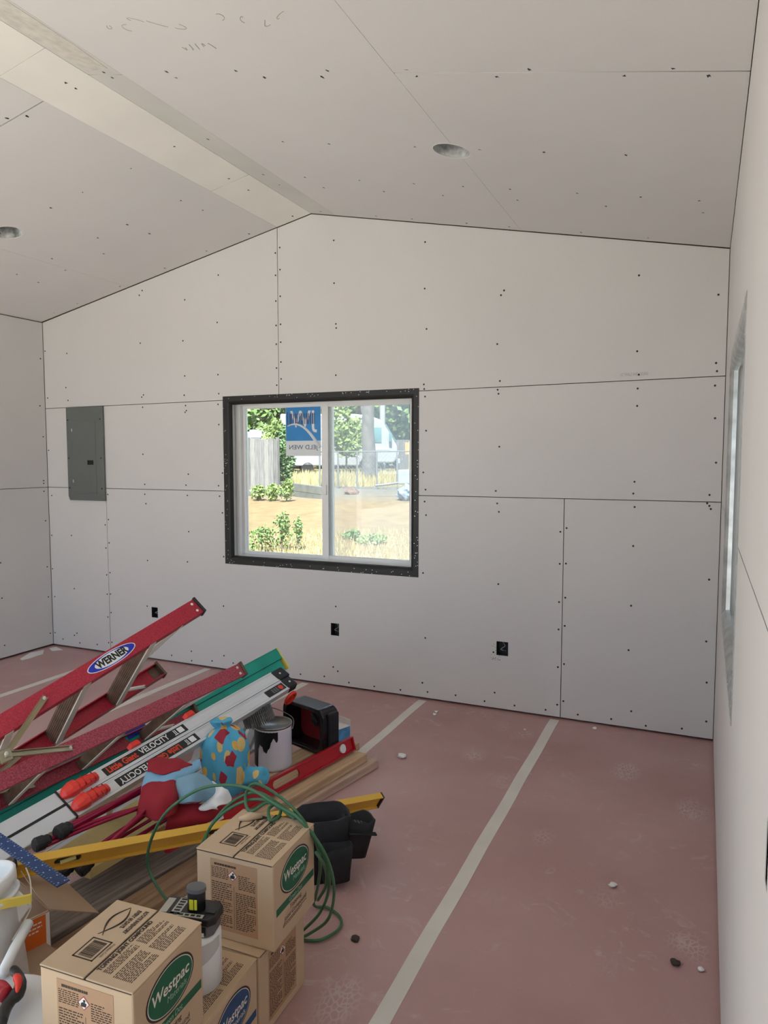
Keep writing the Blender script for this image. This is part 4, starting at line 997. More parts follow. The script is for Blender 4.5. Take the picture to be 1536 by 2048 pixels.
part('main_pocket', shell(.085, .06, .105, .075, .22, FTb), M_black, t, smooth=True)
part('front_pocket', shell(.04, .03, .055, .04, .13, FTb @ Matrix.Translation((.115, -.02, .06)) @ Matrix.Rotation(.15, 4, 'Y'), seed=4), M_black, t, smooth=True)
part('side_pocket', shell(.045, .025, .055, .032, .12, FTb @ Matrix.Translation((.03, -.10, .03)), seed=7), M_black, t, smooth=True)
part('flap', MB().box((.06, .12), (-.05, .06), (.19, .198), FTb @ Matrix.Rotation(.3, 4, 'Y')), mat('nylon_grey', (.03, .032, .045), .65, var=.4, scale=60), t, bevel=.003)
part('buckle_strap', MB().box((.05, .15), (-.075, -.055), (.175, .181), FTb @ Matrix.Rotation(.2, 4, 'Y')), M_black, t, bevel=.002)
part('tab', MB().box((.166, .169), (-.03, -.015), (.10, .14), FTb), M_yelplastic, t)
for k in range(3): part('stitching', MB().box((.07+.012*k, .0712+.012*k), (-.045+.02*k, .02+.01*k), (.1975, .1985), FTb @ Matrix.Rotation(.3, 4, 'Y')), M_lip, t)

# ------------------------------------------------------------------ left foreground: open carton, bucket, square, lidded pail, clamp
oc = V((-1.66, 1.20, 0)); t = thing('open_carton', 'open cardboard carton with white and orange printed side at the left edge', 'carton', (-1.66, 1.2, 0))
A_ = at(100, 1820, .27); e1 = V((-.955, .295, 0)).normalized(); e2 = V((-.295, -.955, 0)).normalized(); FO = frame((A_.x, A_.y, 0), e1, e2, (0, 0, 1)); oh = .27; ow, od = .34, .27
wth = .004
part('side', MB().box((0, wth), (0, od), (.0395, oh), FO), M_card, t)
part('side', MB().box((0, ow), (0, wth), (.0395, oh), FO), M_cardin, t)
part('side', MB().box((ow-wth, ow), (0, od), (.0395, oh), FO), M_card, t)
part('side', MB().box((0, ow), (od-wth, od), (.0395, oh), FO), M_card, t)
part('bottom', MB().box((0, ow), (0, od), (.0395, .043), FO), M_cardin, t)
# flap folded out over the lumber
fl = [at(40, 1738, .27), at(100, 1820, .27), at(138, 1852, .235), at(200, 1815, .20), at(168, 1780, .21), at(135, 1758, .25)]
fl = [FO @ V((ow, 0, oh)), FO @ V((0, 0, oh)), FO @ V((.0, -.13, oh-.075)), FO @ V((ow-.03, -.13, oh-.06))]
part('flap', MB().add(fl+[p+V((0, 0, .003)) for p in fl], [(0, 1, 2, 3), (7, 6, 5, 4), (0, 4, 5, 1), (1, 5, 6, 2), (2, 6, 7, 3), (3, 7, 4, 0)]), M_cardin, t)
FSd = FO @ frame((-.0006, 0, 0), (0, -1, 0), (0, 0, 1), (-1, 0, 0))     # printed side, u towards the far corner
part('white_print', MB().box((-od+.002, -.002), (.10, oh-.003), (0, .0004), FSd), M_paper, t)
part('orange_panel', MB().box((-.072, -.012), (.155, oh-.004), (.0004, .0007), FSd), M_orange, t)
text('print_lettering', '10', FSd @ Matrix.Translation((-.205, .20, .0008)), .045, M_inkb, t)
text('print_lettering', '3955', FSd @ Matrix.Translation((-.125, .235, .0008)), .040, M_inkb, t, width=.085)
m = MB(); dashes(m, FSd @ Matrix.Translation((0, 0, .0006)), -.19, -.09, .165, .185, 2, 3); part('small_print', m, M_inkb, t)
m = MB(); dashes(m, FSd @ Matrix.Translation((0, 0, .0008)), -.062, -.02, .175, .185, 1, 3); dashes(m, FSd @ Matrix.Translation((0, 0, .0008)), -.055, -.022, .225, .255, 3, 5); part('small_print', m, M_paper, t)

bk = thing('bucket', 'white plastic bucket with wire bail leaning inside the open carton', 'bucket', (-1.60, 1.10, .06))
rc = at(-100, 1778, .43); Fb = Matrix.Translation(rc) @ Matrix.Rotation(.22, 4, V((rt.y, -rt.x, 0)).normalized()) @ Matrix.Rotation(-.10, 4, V((rt.x, rt.y, 0)))
part('body', MB().lathe([(.112, -.36), (.118, -.35), (.132, -.03), (.137, -.028), (.139, -.004), (.136, .0), (.131, .0), (.129, -.02), (.115, -.345), (.0, -.345)], 48, Fb), M_bucket, bk, smooth=True)
part('rim_band', MB().lathe([(.134, -.055), (.140, -.052), (.140, -.046), (.134, -.043)], 48, Fb), M_bucket, bk, smooth=True)
hp = [at(52, 1736, .40), at(60, 1760, .395), at(62, 1796, .38), at(56, 1808, .37), at(62, 1812, .36), at(54, 1832, .34), at(25, 1880, .33)]
bw_ = part('bail_wire', MB().tube(spline(hp, 6), .0018, 6), M_lip, bk, smooth=True)
part('grip', MB().tube([at(57, 1846, .345), at(30, 1895, .335), at(4, 1948, .325)], .0115, 12), M_bucket, bw_, smooth=True)
part('tie_wire', MB().tube([at(42, 1742, .40), at(70, 1785, .35), at(100, 1820, .275)], .0007, 4), M_lip, bk)
part('contents', MB().lathe([(.0, -.16), (.12, -.16), (.1, -.15), (0, -.14)], 24, Fb), mat('dark_contents', (.2, .19, .18), .7, var=.5, scale=20), bk)
part('white_sheet', MB().box((-.03, .10), (-.06, .06), (-.15, -.06), Fb @ Matrix.Rotation(.5, 4, 'X')), M_paper, bk, bevel=.006)
t = thing('caution_strip', 'yellow plastic strap stretched across the white bucket', 'strap', at(30, 1803, .42))
sp_ = [at(-60, 1830, .42), at(0, 1812, .415), at(30, 1806, .405), at(62, 1799, .395)]
q = spline(sp_, 6); vs = []
for p in q: vs += [p+V((0, 0, .011)), p-V((0, 0, .009)), p+V((-.004, .006, .011)), p+V((-.004, .006, -.009))]
fs = []
for i in range(len(q)-1):
    a = 4*i; fs += [(a, a+1, a+5, a+4), (a+2, a+6, a+7, a+3), (a, a+4, a+6, a+2), (a+1, a+3, a+7, a+5)]
fs += [(0, 2, 3, 1), tuple(4*(len(q)-1)+k for k in (0, 1, 3, 2))]
part('band', MB().add(vs, fs), M_yelplastic, t)
# blue framing square
sA, sB = at(126, 1768, .345), at(-60, 1640, .40); ax = (sB-sA).normalized(); sdv = V((0, 0, 1)).cross(ax).normalized(); Fq = frame(sA, ax, sdv, ax.cross(sdv))
t = thing('framing_square', 'blue metal framing square lying over the bucket and yellow level', 'square', sA)
part('blade', MB().box((-.002, .42), (-.0185, .0185), (0, .003), Fq), M_bblue, t, bevel=.0006)
part('tongue', MB().box((.40, .44), (-.0185, .20), (0, .003), Fq), M_bblue, t)
m = MB(); r = random.Random(8)
for k in range(40):
    u = .004+k*.0105; m.box((u, u+.0008), (-.0185, -.0135 if k % 4 else -.011), (.003, .0033), Fq); m.box((u, u+.0008), (.0135 if k % 4 else .011, .0185), (.003, .0033), Fq)
    if k % 3 == 0:
        m.box((u, u+.004), (-.010, -.007), (.003, .0033), Fq); m.box((u+.003, u+.007), (.006, .009), (.003, .0033), Fq)
part('scale_marks', m, mat('square_marks', (.45, .55, .66), .5), t)

# lidded white pail, bottom left, with trigger clamp on it
lp = at(-6, 2030, .31); t = thing('lidded_pail', 'white plastic pail with its lid on at the bottom left corner', 'pail', (lp.x, lp.y, 0), world=False)
part('body', MB().lathe([(.095, 0), (.10, .004), (.112, .29), (.112, .295)], 40), M_bucket, t, smooth=True)
part('lid', MB().lathe([(.117, .282), (.118, .305), (.115, .311), (.110, .311), (.106, .305), (.0, .305)], 48), mat('lid_white', (.70, .68, .66), .4, var=.05), t, smooth=True)
part('pull_tab', MB().lathe([(.022, .296), (.022, .309), (.018, .311), (0, .311)], 20, Matrix.Translation((.073, .098, 0))), M_bucket, t, smooth=True)
cl = thing('trigger_clamp', 'red and black trigger clamp lying on the lidded pail', 'clamp', at(20, 1975, .32))
part('handle', MB().tube(spline([at(26, 1938, .345), at(40, 1958, .345), at(38, 1982, .34), at(22, 2000, .335), at(10, 2020, .33), at(4, 2045, .33)], 5), [.008, .009, .010, .010, .010, .010, .011, .012, .012, .013, .013, .014, .014, .014, .013, .012, .012, .012, .012, .012, .012, .012, .011, .011, .010, .010], 10), M_blackp, cl, smooth=True)
part('handle_inlay', MB().tube(spline([at(30, 1950, .355), at(37, 1962, .356), at(34, 1985, .35)], 4), [.003, .006, .008, .009, .008, .007, .006, .004, .002], 8), M_knob, cl, smooth=True)
part('jaw', MB().tube(spline([at(-30, 1985, .33), at(-5, 1985, .335), at(12, 1990, .34)], 5), .014, 10), mat('clamp_red', (.45, .02, .04), .45), cl, smooth=True)
part('jaw', MB().tube(spline([at(-30, 1970, .335), at(2, 1972, .34), at(14, 1985, .34)], 5), .011, 10), mat('clamp_red', (.45, .02, .04), .45), cl, smooth=True)

# second flap / loose cardboard sheet between the carton and the nearest joint compound carton
t = thing('cardboard_sheet', 'loose brown cardboard sheet between the open carton and nearest green-dot carton', 'cardboard', at(60, 1920, .17))
fp = [at(82, 1878, .19), at(120, 1905, .19), at(60, 1985, .19), at(-60, 2040, .19), at(-60, 1960, .19)]; n = len(fp)
part('sheet', MB().add(fp+[p-V((0, 0, .004)) for p in fp], [tuple(range(n)), tuple(range(2*n-1, n-1, -1))]+[(k, (k+1) % n, n+(k+1) % n, n+k) for k in range(n)]), M_cardin, t)

for pp_, lb in (([(40, 1318), (60, 1306), (88, 1300), (86, 1308), (62, 1316), (44, 1321)], 'torn white paper strip along the foot of the left wall'), ([(98, 1297), (112, 1294), (126, 1300), (104, 1302)], 'torn white paper scrap in the far left floor corner')):
    q_ = [at(*p, .001) for p in pp_]; t = thing('paper_scrap', lb, 'paper', q_[0], group='floor debris'); n = len(q_)
    part('scrap', MB().add(q_+[p+V((0, 0, .002)) for p in q_], [tuple(range(n-1, -1, -1)), tuple(range(n, 2*n))]+[(k, (k+1) % n, n+(k+1) % n, n+k) for k in range(n)]), M_paper, t)

# ------------------------------------------------------------------ drywall crumbs on the floor
crumbs = [((-1.293, 3.094), .022, 'white drywall crumb on the floor beside the lumber ends'), ((-.243, 2.421), .014, 'white drywall crumb alone on the right half of the floor'), ((.030, 2.109), .010, 'small white drywall crumb against the right wall'), ((-.035, 2.106), .014, 'dark scrap on the floor near the right wall'),
          ((-1.35, 3.741), .012, 'farther of two drywall crumbs at the back wall tape end'), ((-1.345, 3.698), .012, 'nearer of two drywall crumbs at the back wall tape end'), ((-.495, 3.851), .012, 'drywall crumb on the floor at the back wall right of the tape'), ((-.832, 3.685), .007, 'tiny drywall crumb left of the middle tape near the back wall'), ((-.913, 1.827), .013, 'dark scrap on the floor right of the cartons')]
for (p, r, lb) in crumbs:
    o = thing('drywall_crumb' if 'dark' not in lb else 'floor_scrap', lb, 'debris', (p[0], p[1], 0), group='floor debris', world=False)
    bm = bmesh.new(); bmesh.ops.create_icosphere(bm, subdivisions=2, radius=r)
    for v in bm.verts:
        v.co *= 1+.5*noise.noise(v.co*90+V((p[0]*9, p[1]*7, 0))); v.co.z = v.co.z*.45+r*.42
    me = bpy.data.meshes.new('chunk'); bm.to_mesh(me); bm.free(); link('chunk', me, M_paper if 'dark' not in lb else M_ink, o)

# ------------------------------------------------------------------ outside
def gz(y):
    ks = [(-200, -.16), (6, -.16), (9, -.1), (14, .1), (19, .35), (25, .5), (36, .75), (60, 1.0), (200, 1.2)]
    for (a, za), (b, zb) in zip(ks, ks[1:]):
        if y <= b: return za+(zb-za)*(y-a)/(b-a)
    return 1.2
def ground_mat():
    m = bpy.data.materials.new('dirt_yard'); m.use_nodes = True; nt = m.node_tree; N = nt.nodes; L = nt.links; b = N['Principled BSDF']; b.inputs['Roughness'].default_value = .95; b.inputs['Specular IOR Level'].default_value = .1
    tc = N.new('ShaderNodeTexCoord'); sp = N.new('ShaderNodeSeparateXYZ'); L.new(tc.outputs['Object'], sp.inputs[0])
    n = N.new('ShaderNodeTexNoise'); n.inputs['Scale'].default_value = .35; n.inputs['Detail'].default_value = 6; L.new(tc.outputs['Object'], n.inputs['Vector'])
    ad = N.new('ShaderNodeMath'); ad.operation = 'MULTIPLY_ADD'; ad.inputs[1].default_value = 2.4; L.new(n.outputs[0], ad.inputs[0]); L.new(sp.outputs[1], ad.inputs[2])
    mr = N.new('ShaderNodeMapRange'); mr.inputs[1].default_value = 6; mr.inputs[2].default_value = 46; L.new(ad.outputs[0], mr.inputs[0])
    cr = N.new('ShaderNodeValToRGB'); e = cr.color_ramp.elements
    cols = [(0, (0.185, 0.152, 0.079)), (.11, (0.213, 0.167, 0.079)), (.16, (0.231, 0.167, 0.088)), (.30, (0.241, 0.171, 0.092)), (.36, (0.213, 0.185, 0.143)), (.42, (0.175, 0.167, 0.152)), (.56, (0.203, 0.185, 0.152)), (.65, (0.213, 0.171, 0.092)), (1, (0.194, 0.157, 0.083))]  # grey gravel band in the middle stops, with tree shadow darkened into it
    while len(e) < len(cols): e.new(.5)
    for q, (p, c) in zip(e, cols): q.position = p; q.color = (*c, 1)
    L.new(mr.outputs[0], cr.inputs[0])
    n2 = N.new('ShaderNodeTexNoise'); n2.inputs['Scale'].default_value = 3.5; n2.inputs['Detail'].default_value = 8; L.new(tc.outputs['Object'], n2.inputs['Vector'])
    mx = N.new('ShaderNodeMix'); mx.data_type = 'RGBA'; mx.blend_type = 'MULTIPLY'; mx.inputs[0].default_value = .55; r2 = N.new('ShaderNodeValToRGB'); r2.color_ramp.elements[0].position = .35; r2.color_ramp.elements[0].color = (.6, .6, .6, 1); r2.color_ramp.elements[1].position = .6
    L.new(n2.outputs[0], r2.inputs[0]); L.new(cr.outputs[0], mx.inputs[6]); L.new(r2.outputs[0], mx.inputs[7]); L.new(mx.outputs[2], b.inputs['Base Color']); return m
ys = [-60, -20, -6, 0, 6]+[6+k*.75 for k in range(1, 60)]+[60, 80, 140]; xs = [-90, -60]+[-45+k*1.2 for k in range(40)]+[10, 30, 70]
vs = [(x, y, gz(y)+(.05*noise.noise(V((x*.4, y*.4, 0))) if y > 6 else 0)) for y in ys for x in xs]; nx = len(xs)
yard = part('yard_ground', MB().add(vs, [(i*nx+j, i*nx+j+1, (i+1)*nx+j+1, (i+1)*nx+j) for i in range(len(ys)-1) for j in range(nx-1)]), ground_mat(), smooth=True); struct(yard)

bnc_side = part('side_bounce_ground', MB().box((XR+.2, 9), (YB-.16, 7), (-.2, -.05)), mat('side_bounce_pale', (.72, .68, .585), .9, var=.08, scale=3)); struct(bnc_side)  # unseen pale ground added outside the right window as a reflector
bnc_front = part('front_bounce_slab', MB().box((-9, 4), (-14, YB-.16), (-.2, -.03)), mat('front_bounce_pale', (.68, .645, .57), .9, var=.06, scale=.6)); struct(bnc_front)  # unseen pale slab added before the front opening to throw light inside
M_leaf = [mat('leaf_a', (.075, .15, .05), .6, var=.4, scale=1.5), mat('leaf_b', (.12, .20, .055), .6, var=.4, scale=1.5), mat('leaf_c', (.17, .25, .065), .6, var=.3, scale=2)]
M_bark = mat('bark', (.17, .13, .10), .9, var=.4, scale=6)
M_straw = mat('dry_grass', (.42, .36, .18), .8, var=.25, scale=3)
def leaves(rnd, clumps, per, size):
    mb = MB()
    for (c, r) in clumps:
        for k in range(per):
            d = V((rnd.gauss(0, 1), rnd.gauss(0, 1), rnd.gauss(0, 1))).normalized(); p = V(c)+V((d.x*r[0], d.y*r[1], d.z*r[2]))*rnd.uniform(.55, 1.05)
            u = V((rnd.gauss(0, 1), rnd.gauss(0, 1), rnd.gauss(0, 1))).normalized(); v = u.orthogonal().normalized(); s = size*rnd.uniform(.6, 1.3)
            mb.add([p-u*s, p+v*s*.6, p+u*s, p-v*s*.6], [(0, 1, 2, 3)])
    return mb
def nomerge(mb, name):
    me = bpy.data.meshes.new(name); me.from_pydata(mb.v, [], mb.f); return me
def tree(label, x, y, h, cr, base, m, seed, size=.16, per=420, ncl=9, trunk=.18):
    rnd = random.Random(seed); z = gz(y); t = thing('tree', label, 'tree', (x, y, z), group='trees beyond the yard', world=False)
    part('trunk', MB().tube(spline([(0, 0, -.2), (rnd.uniform(-.15, .15), 0, h*.3), (rnd.uniform(-.2, .2), 0, h*.8)], 5), [trunk*(1-.06*k) for k in range(11)], 8), M_bark, t, smooth=True)
    cl = []
    for k in range(ncl):
        a = 2*PI*k/ncl+rnd.uniform(-.3, .3); rr = cr*rnd.uniform(.25, .75); zz = base+(h-base)*rnd.uniform(.15, .85)
        cl.append(((rr*math.cos(a), rr*math.sin(a), zz), (cr*.55, cr*.55, (h-base)*.28)))
    me = nomerge(leaves(rnd, cl, per, size), 'crown'); link('crown', me, m, t)
    return t
def bush(label, p, r, h, m, seed, per=500, size=.06, name='shrub'):
    rnd = random.Random(seed); t = thing(name, label, 'shrub', (p[0], p[1], gz(p[1])), world=False)
    link('foliage', nomerge(leaves(rnd, [((0, 0, h*.5), (r, r, h*.5)), ((r*.3, 0, h*.7), (r*.6, r*.6, h*.35))], per, size), 'foliage'), m, t)
    stm = part('stem', MB().tube([(0, 0, -.1), (.01, 0, h*.3), (0, .01, h*.6)], .02, 6), M_bark, t); return t
def dirp(px, dist):      # ground point seen at a picture column, at a distance along the view axis
    r = fw+rt*((px-768)/FPX); return V((r.x*dist, r.y*dist))
names = ['far left tree of the background row behind the white trailer', 'second background tree from the left, above the wooden fence', 'third background tree, behind the window sticker', 'background tree just left of the window mullion',
         'background tree right of the mullion, behind the motorhome roof', 'background tree behind the tall bare trunk', 'background tree behind the motorhome windshield', 'far right tree of the background row', 'tall background tree at the very right of the window', 'background tree left of the window edge']
for k, (px, dd, h, cr) in enumerate([(480, 50, 9, 3.2), (525, 47, 8.5, 3.0), (575, 50, 10, 3.4), (630, 46, 9, 3.0), (675, 52, 9.5, 3.2), (722, 48, 10, 3.2), (770, 50, 9, 3.2), (815, 46, 9.5, 3.2), (862, 48, 10, 3.4), (435, 48, 9, 3.2)]):
    p = dirp(px, dd); tree(names[k], p.x, p.y, h, cr, .6, M_leaf[k % 3], 40+k, .22, 420, 10)
p = dirp(690, 33); tree('small leafy tree in front of the motorhome side', p.x, p.y, 3.1, .95, 1.0, M_leaf[2], 77, .11, 200, 8, .06)
p = dirp(737, 28); t = thing('tree', 'tall bare grey tree trunk standing in front of the motorhome', 'tree', (p.x, p.y, gz(p.y)), world=False)
part('trunk', MB().tube(spline([(0, 0, -.2), (.03, 0, 1), (-.02, 0, 2.2), (.04, 0, 4), (.0, 0, 7)], 5), [.30-.006*k for k in range(21)], 12), mat('grey_bark', (.14, .125, .11), .9, var=.35, scale=5), t, smooth=True)
part('broken_limb', MB().tube([(-.1, 0, 2.5), (-.22, 0, 2.75), (-.25, 0, 2.95)], .09, 8), MATS['grey_bark'], t)
p = dirp(765, 43); t = thing('utility_pole', 'pale utility pole rising behind the motorhome', 'pole', (p.x, p.y, gz(p.y)), world=False)
part('pole', MB().tube([(0, 0, 0), (0, 0, 4.5), (0, 0, 9)], .17, 10), mat('pole_grey', (.3, .3, .3), .8), t)

# wooden privacy fence: every board its own part
fa, fb = dirp(488, 22), dirp(556, 22); ax2 = (fb-fa).normalized(); Lf = (fb-fa).length+2.2; fa = fa-ax2*2.2
t = thing('privacy_fence', 'weathered grey wooden privacy fence seen through the left window pane', 'fence', (fa.x, fa.y, gz(fa.y)), math.atan2(ax2.y, ax2.x), world=False)
fm = [mat('fence_grey_a', (.17, .168, .165), .9, var=.25, scale=4, stretch=(6, 6, .6)), mat('fence_grey_b', (.13, .127, .125), .9, var=.3, scale=4, stretch=(6, 6, .6)), mat('fence_grey_c', (.21, .205, .195), .9, var=.2, scale=4, stretch=(6, 6, .6))]
k = 0; x = 0
while x < Lf:
    b = MB().box((x, x+.135), (0, .02), (.05+R_.uniform(-.02, .02), 1.78+R_.uniform(-.03, .03))); part('board', b, fm[k % 3 if R_.random() < .7 else 0], t); x += .142; k += 1
for z in (.35, 1.4): part('rail', MB().box((0, Lf), (.02, .06), (z, z+.09)), fm[1], t)
for q in range(3): part('post', MB().box((Lf*q/2-.05, Lf*q/2+.05), (.06, .16), (-.3, 1.82)), fm[1], t)
# timber retaining edge running down from the fence
ra, rb_ = V((*dirp(556, 22.5), 0)), V((*dirp(648, 20.5), 0)); ra.z = gz(ra.y)+.15; rb_.z = gz(rb_.y)+.10
t = thing('landscape_timber', 'grey timber retaining edge running from the fence to the window mullion', 'timber', (ra+rb_)/2)
ax3 = (rb_-ra).normalized(); sd3 = V((0, 0, 1)).cross(ax3).normalized(); F3 = frame(ra, ax3, sd3, ax3.cross(sd3)); L3 = (rb_-ra).length
for z in (-.2, .02): part('timber', MB().box((0, L3), (-.1, .1), (z, z+.21), F3), mat('timber_grey', (.13, .135, .12), .9, var=.2), t)

# chain link fence
ca, cb = dirp(640, 25), dirp(836, 23); axc = (cb-ca).normalized(); Lc = (cb-ca).length
t = thing('chain_link_fence', 'chain link fence with steel posts and top rail across the yard', 'fence', (ca.x, ca.y, gz(ca.y)-.05), math.atan2(axc.y, axc.x), world=False)
M_gsteel = mat('fence_steel', (.2, .21, .22), .5, .3)
for q in range(6): part('post', MB().tube([(Lc*q/5, 0, -.3), (Lc*q/5, 0, .6), (Lc*q/5, 0, 1.32)], .03, 8), M_gsteel, t)
part('top_rail', MB().tube([(0, 0, 1.3), (Lc/2, 0, 1.3), (Lc, 0, 1.3)], .022, 8), M_gsteel, t)
m = MB(); n = int(Lc/.14)
for k in range(-9, n):
    for s in (-1, 1):
        x0 = k*.14 if s > 0 else k*.14+1.25; pts_ = []
        for z in (0.05, 1.28):
            x = x0+s*(z-.05); pts_.append(V((min(max(x, 0), Lc), s*.004, z)))
        if (pts_[0]-pts_[1]).length > .3 and abs(pts_[1].x-pts_[0].x) > 1.0: m.tube(pts_, .004, 3)
stuff(part('wire_mesh', m, M_gsteel, t))

# motorhome
p = dirp(790, 40); q = dirp(648, 40); axm = (p-q).normalized()
mh = thing('motorhome', 'white motorhome with sloping windshield parked beyond the chain link fence', 'motorhome', (p.x, p.y, gz(p.y)), math.atan2(axm.y, axm.x), world=False)
M_rv = mat('rv_white', (.30, .315, .33), .4, var=.03); M_rvg = mat('rv_glass', (.09, .19, .20), .15, var=.4, scale=.8)
side_ = [(-6.2, .45), (-.1, .45), (.12, .75), (.1, 1.35), (-.25, 2.0), (-.75, 2.75), (-1.4, 3.0), (-2.2, 3.08), (-6.2, 3.08)]
part('body', MB().prism(side_, -1.15, 1.15, frame((0, 0, 0), (1, 0, 0), (0, 0, 1), (0, -1, 0))), M_rv, mh, bevel=.08)
FWs = frame((-.02, 0, 1.52), V((-.5, 0, .82)).normalized(), (0, 1, 0), V((.82, 0, .5)).normalized())
part('windshield', MB().box((0.02, 1.12), (-1.02, -.03), (.06, .12), FWs).box((.02, 1.12), (.03, 1.02), (.06, .12), FWs), M_rvg, mh)
part('side_window', MB().box((-1.9, -.75), (-1.19, -1.14), (1.55, 2.35)), M_rvg, mh)
part('side_window', MB().box((-5.6, -4.2), (-1.19, -1.14), (1.7, 2.4)), M_rvg, mh)
part('bumper', MB().box((.05, .25), (-1.1, 1.1), (.42, .68)), mat('rv_trim', (.30, .32, .34), .4), mh, bevel=.03)
part('grille', MB().box((.08, .16), (-.8, .8), (.85, 1.15)), mat('rv_grille', (.16, .17, .18), .4), mh)
for y in (-.85, .85): part('headlight', MB().box((.1, .17), (y-.14, y+.14), (.9, 1.1)), M_paper, mh)
part('stripe', MB().box((-6.1, -.3), (-1.165, -1.14), (1.15, 1.3)), mat('rv_stripe', (.35, .40, .45), .5), mh)
for x in (-1.5, -4.9): part('wheel', MB().lathe([(.15, -.14), (.38, -.14), (.42, -.08), (.42, .08), (.38, .14), (.15, .14)], 20, Matrix.Translation((x, -1.02, .42)) @ Matrix.Rotation(PI/2, 4, 'X')), M_rubber, mh)
part('mirror', MB().box((-.35, -.2), (-1.42, -1.2), (1.6, 2.05)), M_rvg, mh)
# white trailer behind the wooden fence
p = dirp(503, 34); q = dirp(640, 36); axt = (q-p).normalized()
tr = thing('travel_trailer', 'long white travel trailer with roof vents behind the wooden fence', 'trailer', (p.x, p.y, gz(p.y)), math.atan2(axt.y, axt.x), world=False)
part('body', MB().prism([(0, .5), (6.0, .5), (6.0, 2.36), (2.2, 2.36), (2.1, 2.16), (0, 2.14)], -2.2, 0, frame((0, 0, 0), (1, 0, 0), (0, 0, 1), (0, -1, 0))), mat('trailer_white', (.36, .365, .37), .45, var=.03), tr, bevel=.06)
for x in (.4, .9, 1.6, 3.0, 3.5): part('roof_vent', MB().box((x, x+.28), (.6, 1.1), (2.14 if x < 2 else 2.36, 2.26 if x < 2 else 2.46)), mat('vent_grey', (.3, .3, .3), .6), tr)
part('stripe', MB().box((0.02, 5.98), (-.02, .0), (1.85, 1.92)), MATS['rv_stripe'], tr)
part('wheel', MB().lathe([(.1, -.1), (.32, -.1), (.34, .1), (.1, .1)], 18, Matrix.Translation((3.0, .1, .34)) @ Matrix.Rotation(PI/2, 4, 'X')), M_rubber, tr)
# boat-like trailer with a blue tarp at the right edge, orange panel behind
p = dirp(812, 20.5); t = thing('utility_trailer', 'small pale utility trailer at the right edge of the window view', 'trailer', (p.x, p.y, gz(p.y)), .2, world=False)
part('bed', MB().box((-.12, 2.2), (-.6, .6), (.38, .78)), mat('trailer_pale', (.28, .3, .31), .5), t, bevel=.03)
part('tongue', MB().tube([(-.12, 0, .42), (-.5, 0, .36), (-.9, 0, .32)], .035, 8), M_gsteel, t)
part('wheel', MB().lathe([(.08, -.09), (.26, -.09), (.27, .09), (.08, .09)], 16, Matrix.Translation((.9, -.62, .27)) @ Matrix.Rotation(PI/2, 4, 'X')), M_rubber, t)
p = dirp(817, 19.6); t = thing('tarp_bundle', 'crumpled pale blue tarp bundle beside the utility trailer', 'tarp', (p.x, p.y, gz(p.y)), world=False)
bm = bmesh.new(); bmesh.ops.create_icosphere(bm, subdivisions=3, radius=.3)
for v in bm.verts: v.co *= 1+.45*noise.noise(v.co*7); v.co.z = v.co.z*.75+.2
me = bpy.data.meshes.new('tarp'); bm.to_mesh(me); bm.free(); link('tarp', me, mat('tarp_blue', (.2, .27, .38), .6, var=.25, scale=9), t)
p = dirp(817, 30); t = thing('plywood_panel', 'orange plywood panel propped up behind the chain link fence', 'panel', (p.x, p.y, gz(p.y)), .3, world=False)
part('sheet', MB().box((-.15, .35), (0, .03), (1.05, 1.55)), mat('plywood_orange', (.55, .27, .09), .7), t)
part('strut', MB().box((0.02, .12), (-.04, 0), (.0, 1.6)), mat('strut_pale', (.6, .45, .28), .7), t)
# vertical board fence piece right of the motorhome
p = dirp(788, 41.5); t = thing('privacy_fence', 'short length of pale board fence to the right of the motorhome', 'fence', (p.x, p.y, gz(p.y)), .42, world=False)
for k in range(6): part('board', MB().box((.16*k, .16*k+.15), (0, .03), (0, 1.75)), fm[1], t)
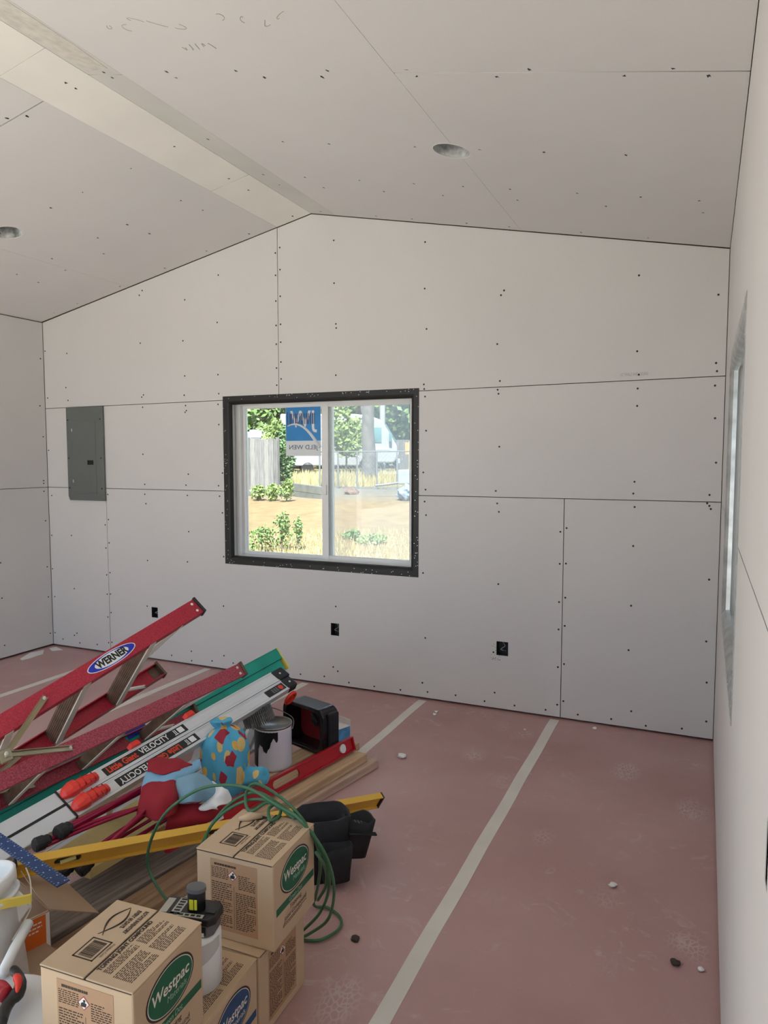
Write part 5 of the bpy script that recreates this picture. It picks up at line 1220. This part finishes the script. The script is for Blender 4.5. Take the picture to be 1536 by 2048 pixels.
# low plants in the yard
bush('left of three small bright green plants in front of the fence', dirp(516, 20.6), .22, .40, M_leaf[2], 1, 160, .05, 'garden_plant')
bush('middle of three small bright green plants in front of the fence', dirp(545, 20.4), .20, .45, M_leaf[2], 2, 160, .05, 'garden_plant')
bush('right of three small bright green plants, beside the timber edge', dirp(573, 20.0), .22, .6, M_leaf[2], 3, 160, .05, 'garden_plant')
bush('yellow-green bush rising behind the top of the wooden fence', dirp(547, 25), .55, 2.3, M_leaf[2], 4, 700, .08)
bush('leafy green bush between the wooden fence and the window sticker', dirp(566, 23), .42, 2.0, M_leaf[0], 5, 800, .06)
bush('tall weed standing in the dry grass at the left pane centre', dirp(562, 11.6), .16, .62, M_leaf[1], 6, 220, .025, 'weed')
bush('second tall weed just left of the window mullion', dirp(594, 11.6), .10, .55, M_leaf[1], 7, 130, .025, 'weed')
bush('low brownish weed at the left edge of the left pane', dirp(520, 11.6), .25, .40, M_leaf[1], 8, 200, .025, 'weed')
bush('low weed patch at the foot of the right pane', dirp(742, 12.2), .30, .16, M_leaf[2], 9, 260, .03, 'weed')
bush('small weed at the lower left of the right pane', dirp(703, 12.8), .18, .16, M_leaf[1], 10, 120, .03, 'weed')
p = dirp(703, 22); t = thing('field_rock', 'brown rock on the gravel beyond the dirt yard', 'rock', (p.x, p.y, gz(p.y)), world=False)
bm = bmesh.new(); bmesh.ops.create_icosphere(bm, subdivisions=2, radius=.24)
for v in bm.verts: v.co *= 1+.4*noise.noise(v.co*5); v.co.z = v.co.z*.55+.06
me = bpy.data.meshes.new('rock'); bm.to_mesh(me); bm.free(); link('rock', me, mat('rock_brown', (.16, .11, .09), .9, var=.3), t)
# dry grass: nobody could count it
rnd = random.Random(11); m = MB()
for k in range(9000):
    if k < 5200: px, dd = rnd.uniform(440, 870), rnd.uniform(9.5, 13.8)
    else: px, dd = rnd.uniform(555, 840), rnd.uniform(25.5, 32)
    if k < 5200 and px > 660 and rnd.random() < .45: continue
    p = dirp(px, dd); h = rnd.uniform(.05, .16)*(1 if k < 5200 else 3.2); a = rnd.uniform(0, PI); d = V((math.cos(a), math.sin(a), 0))*.012*(1 if k < 5200 else 3)
    b = V((p.x, p.y, gz(p.y)-.02)); m.add([b-d, b+d, b+V((rnd.uniform(-.05, .05), rnd.uniform(-.05, .05), h))], [(0, 1, 2)])
o = link('dry_grass', nomerge(m, 'dry_grass'), M_straw); o['label'] = 'dry straw-coloured grass across the yard outside'; o['category'] = 'grass'; o['kind'] = 'stuff'
for o in bpy.data.objects:
    if '_w' in o: del o['_w']
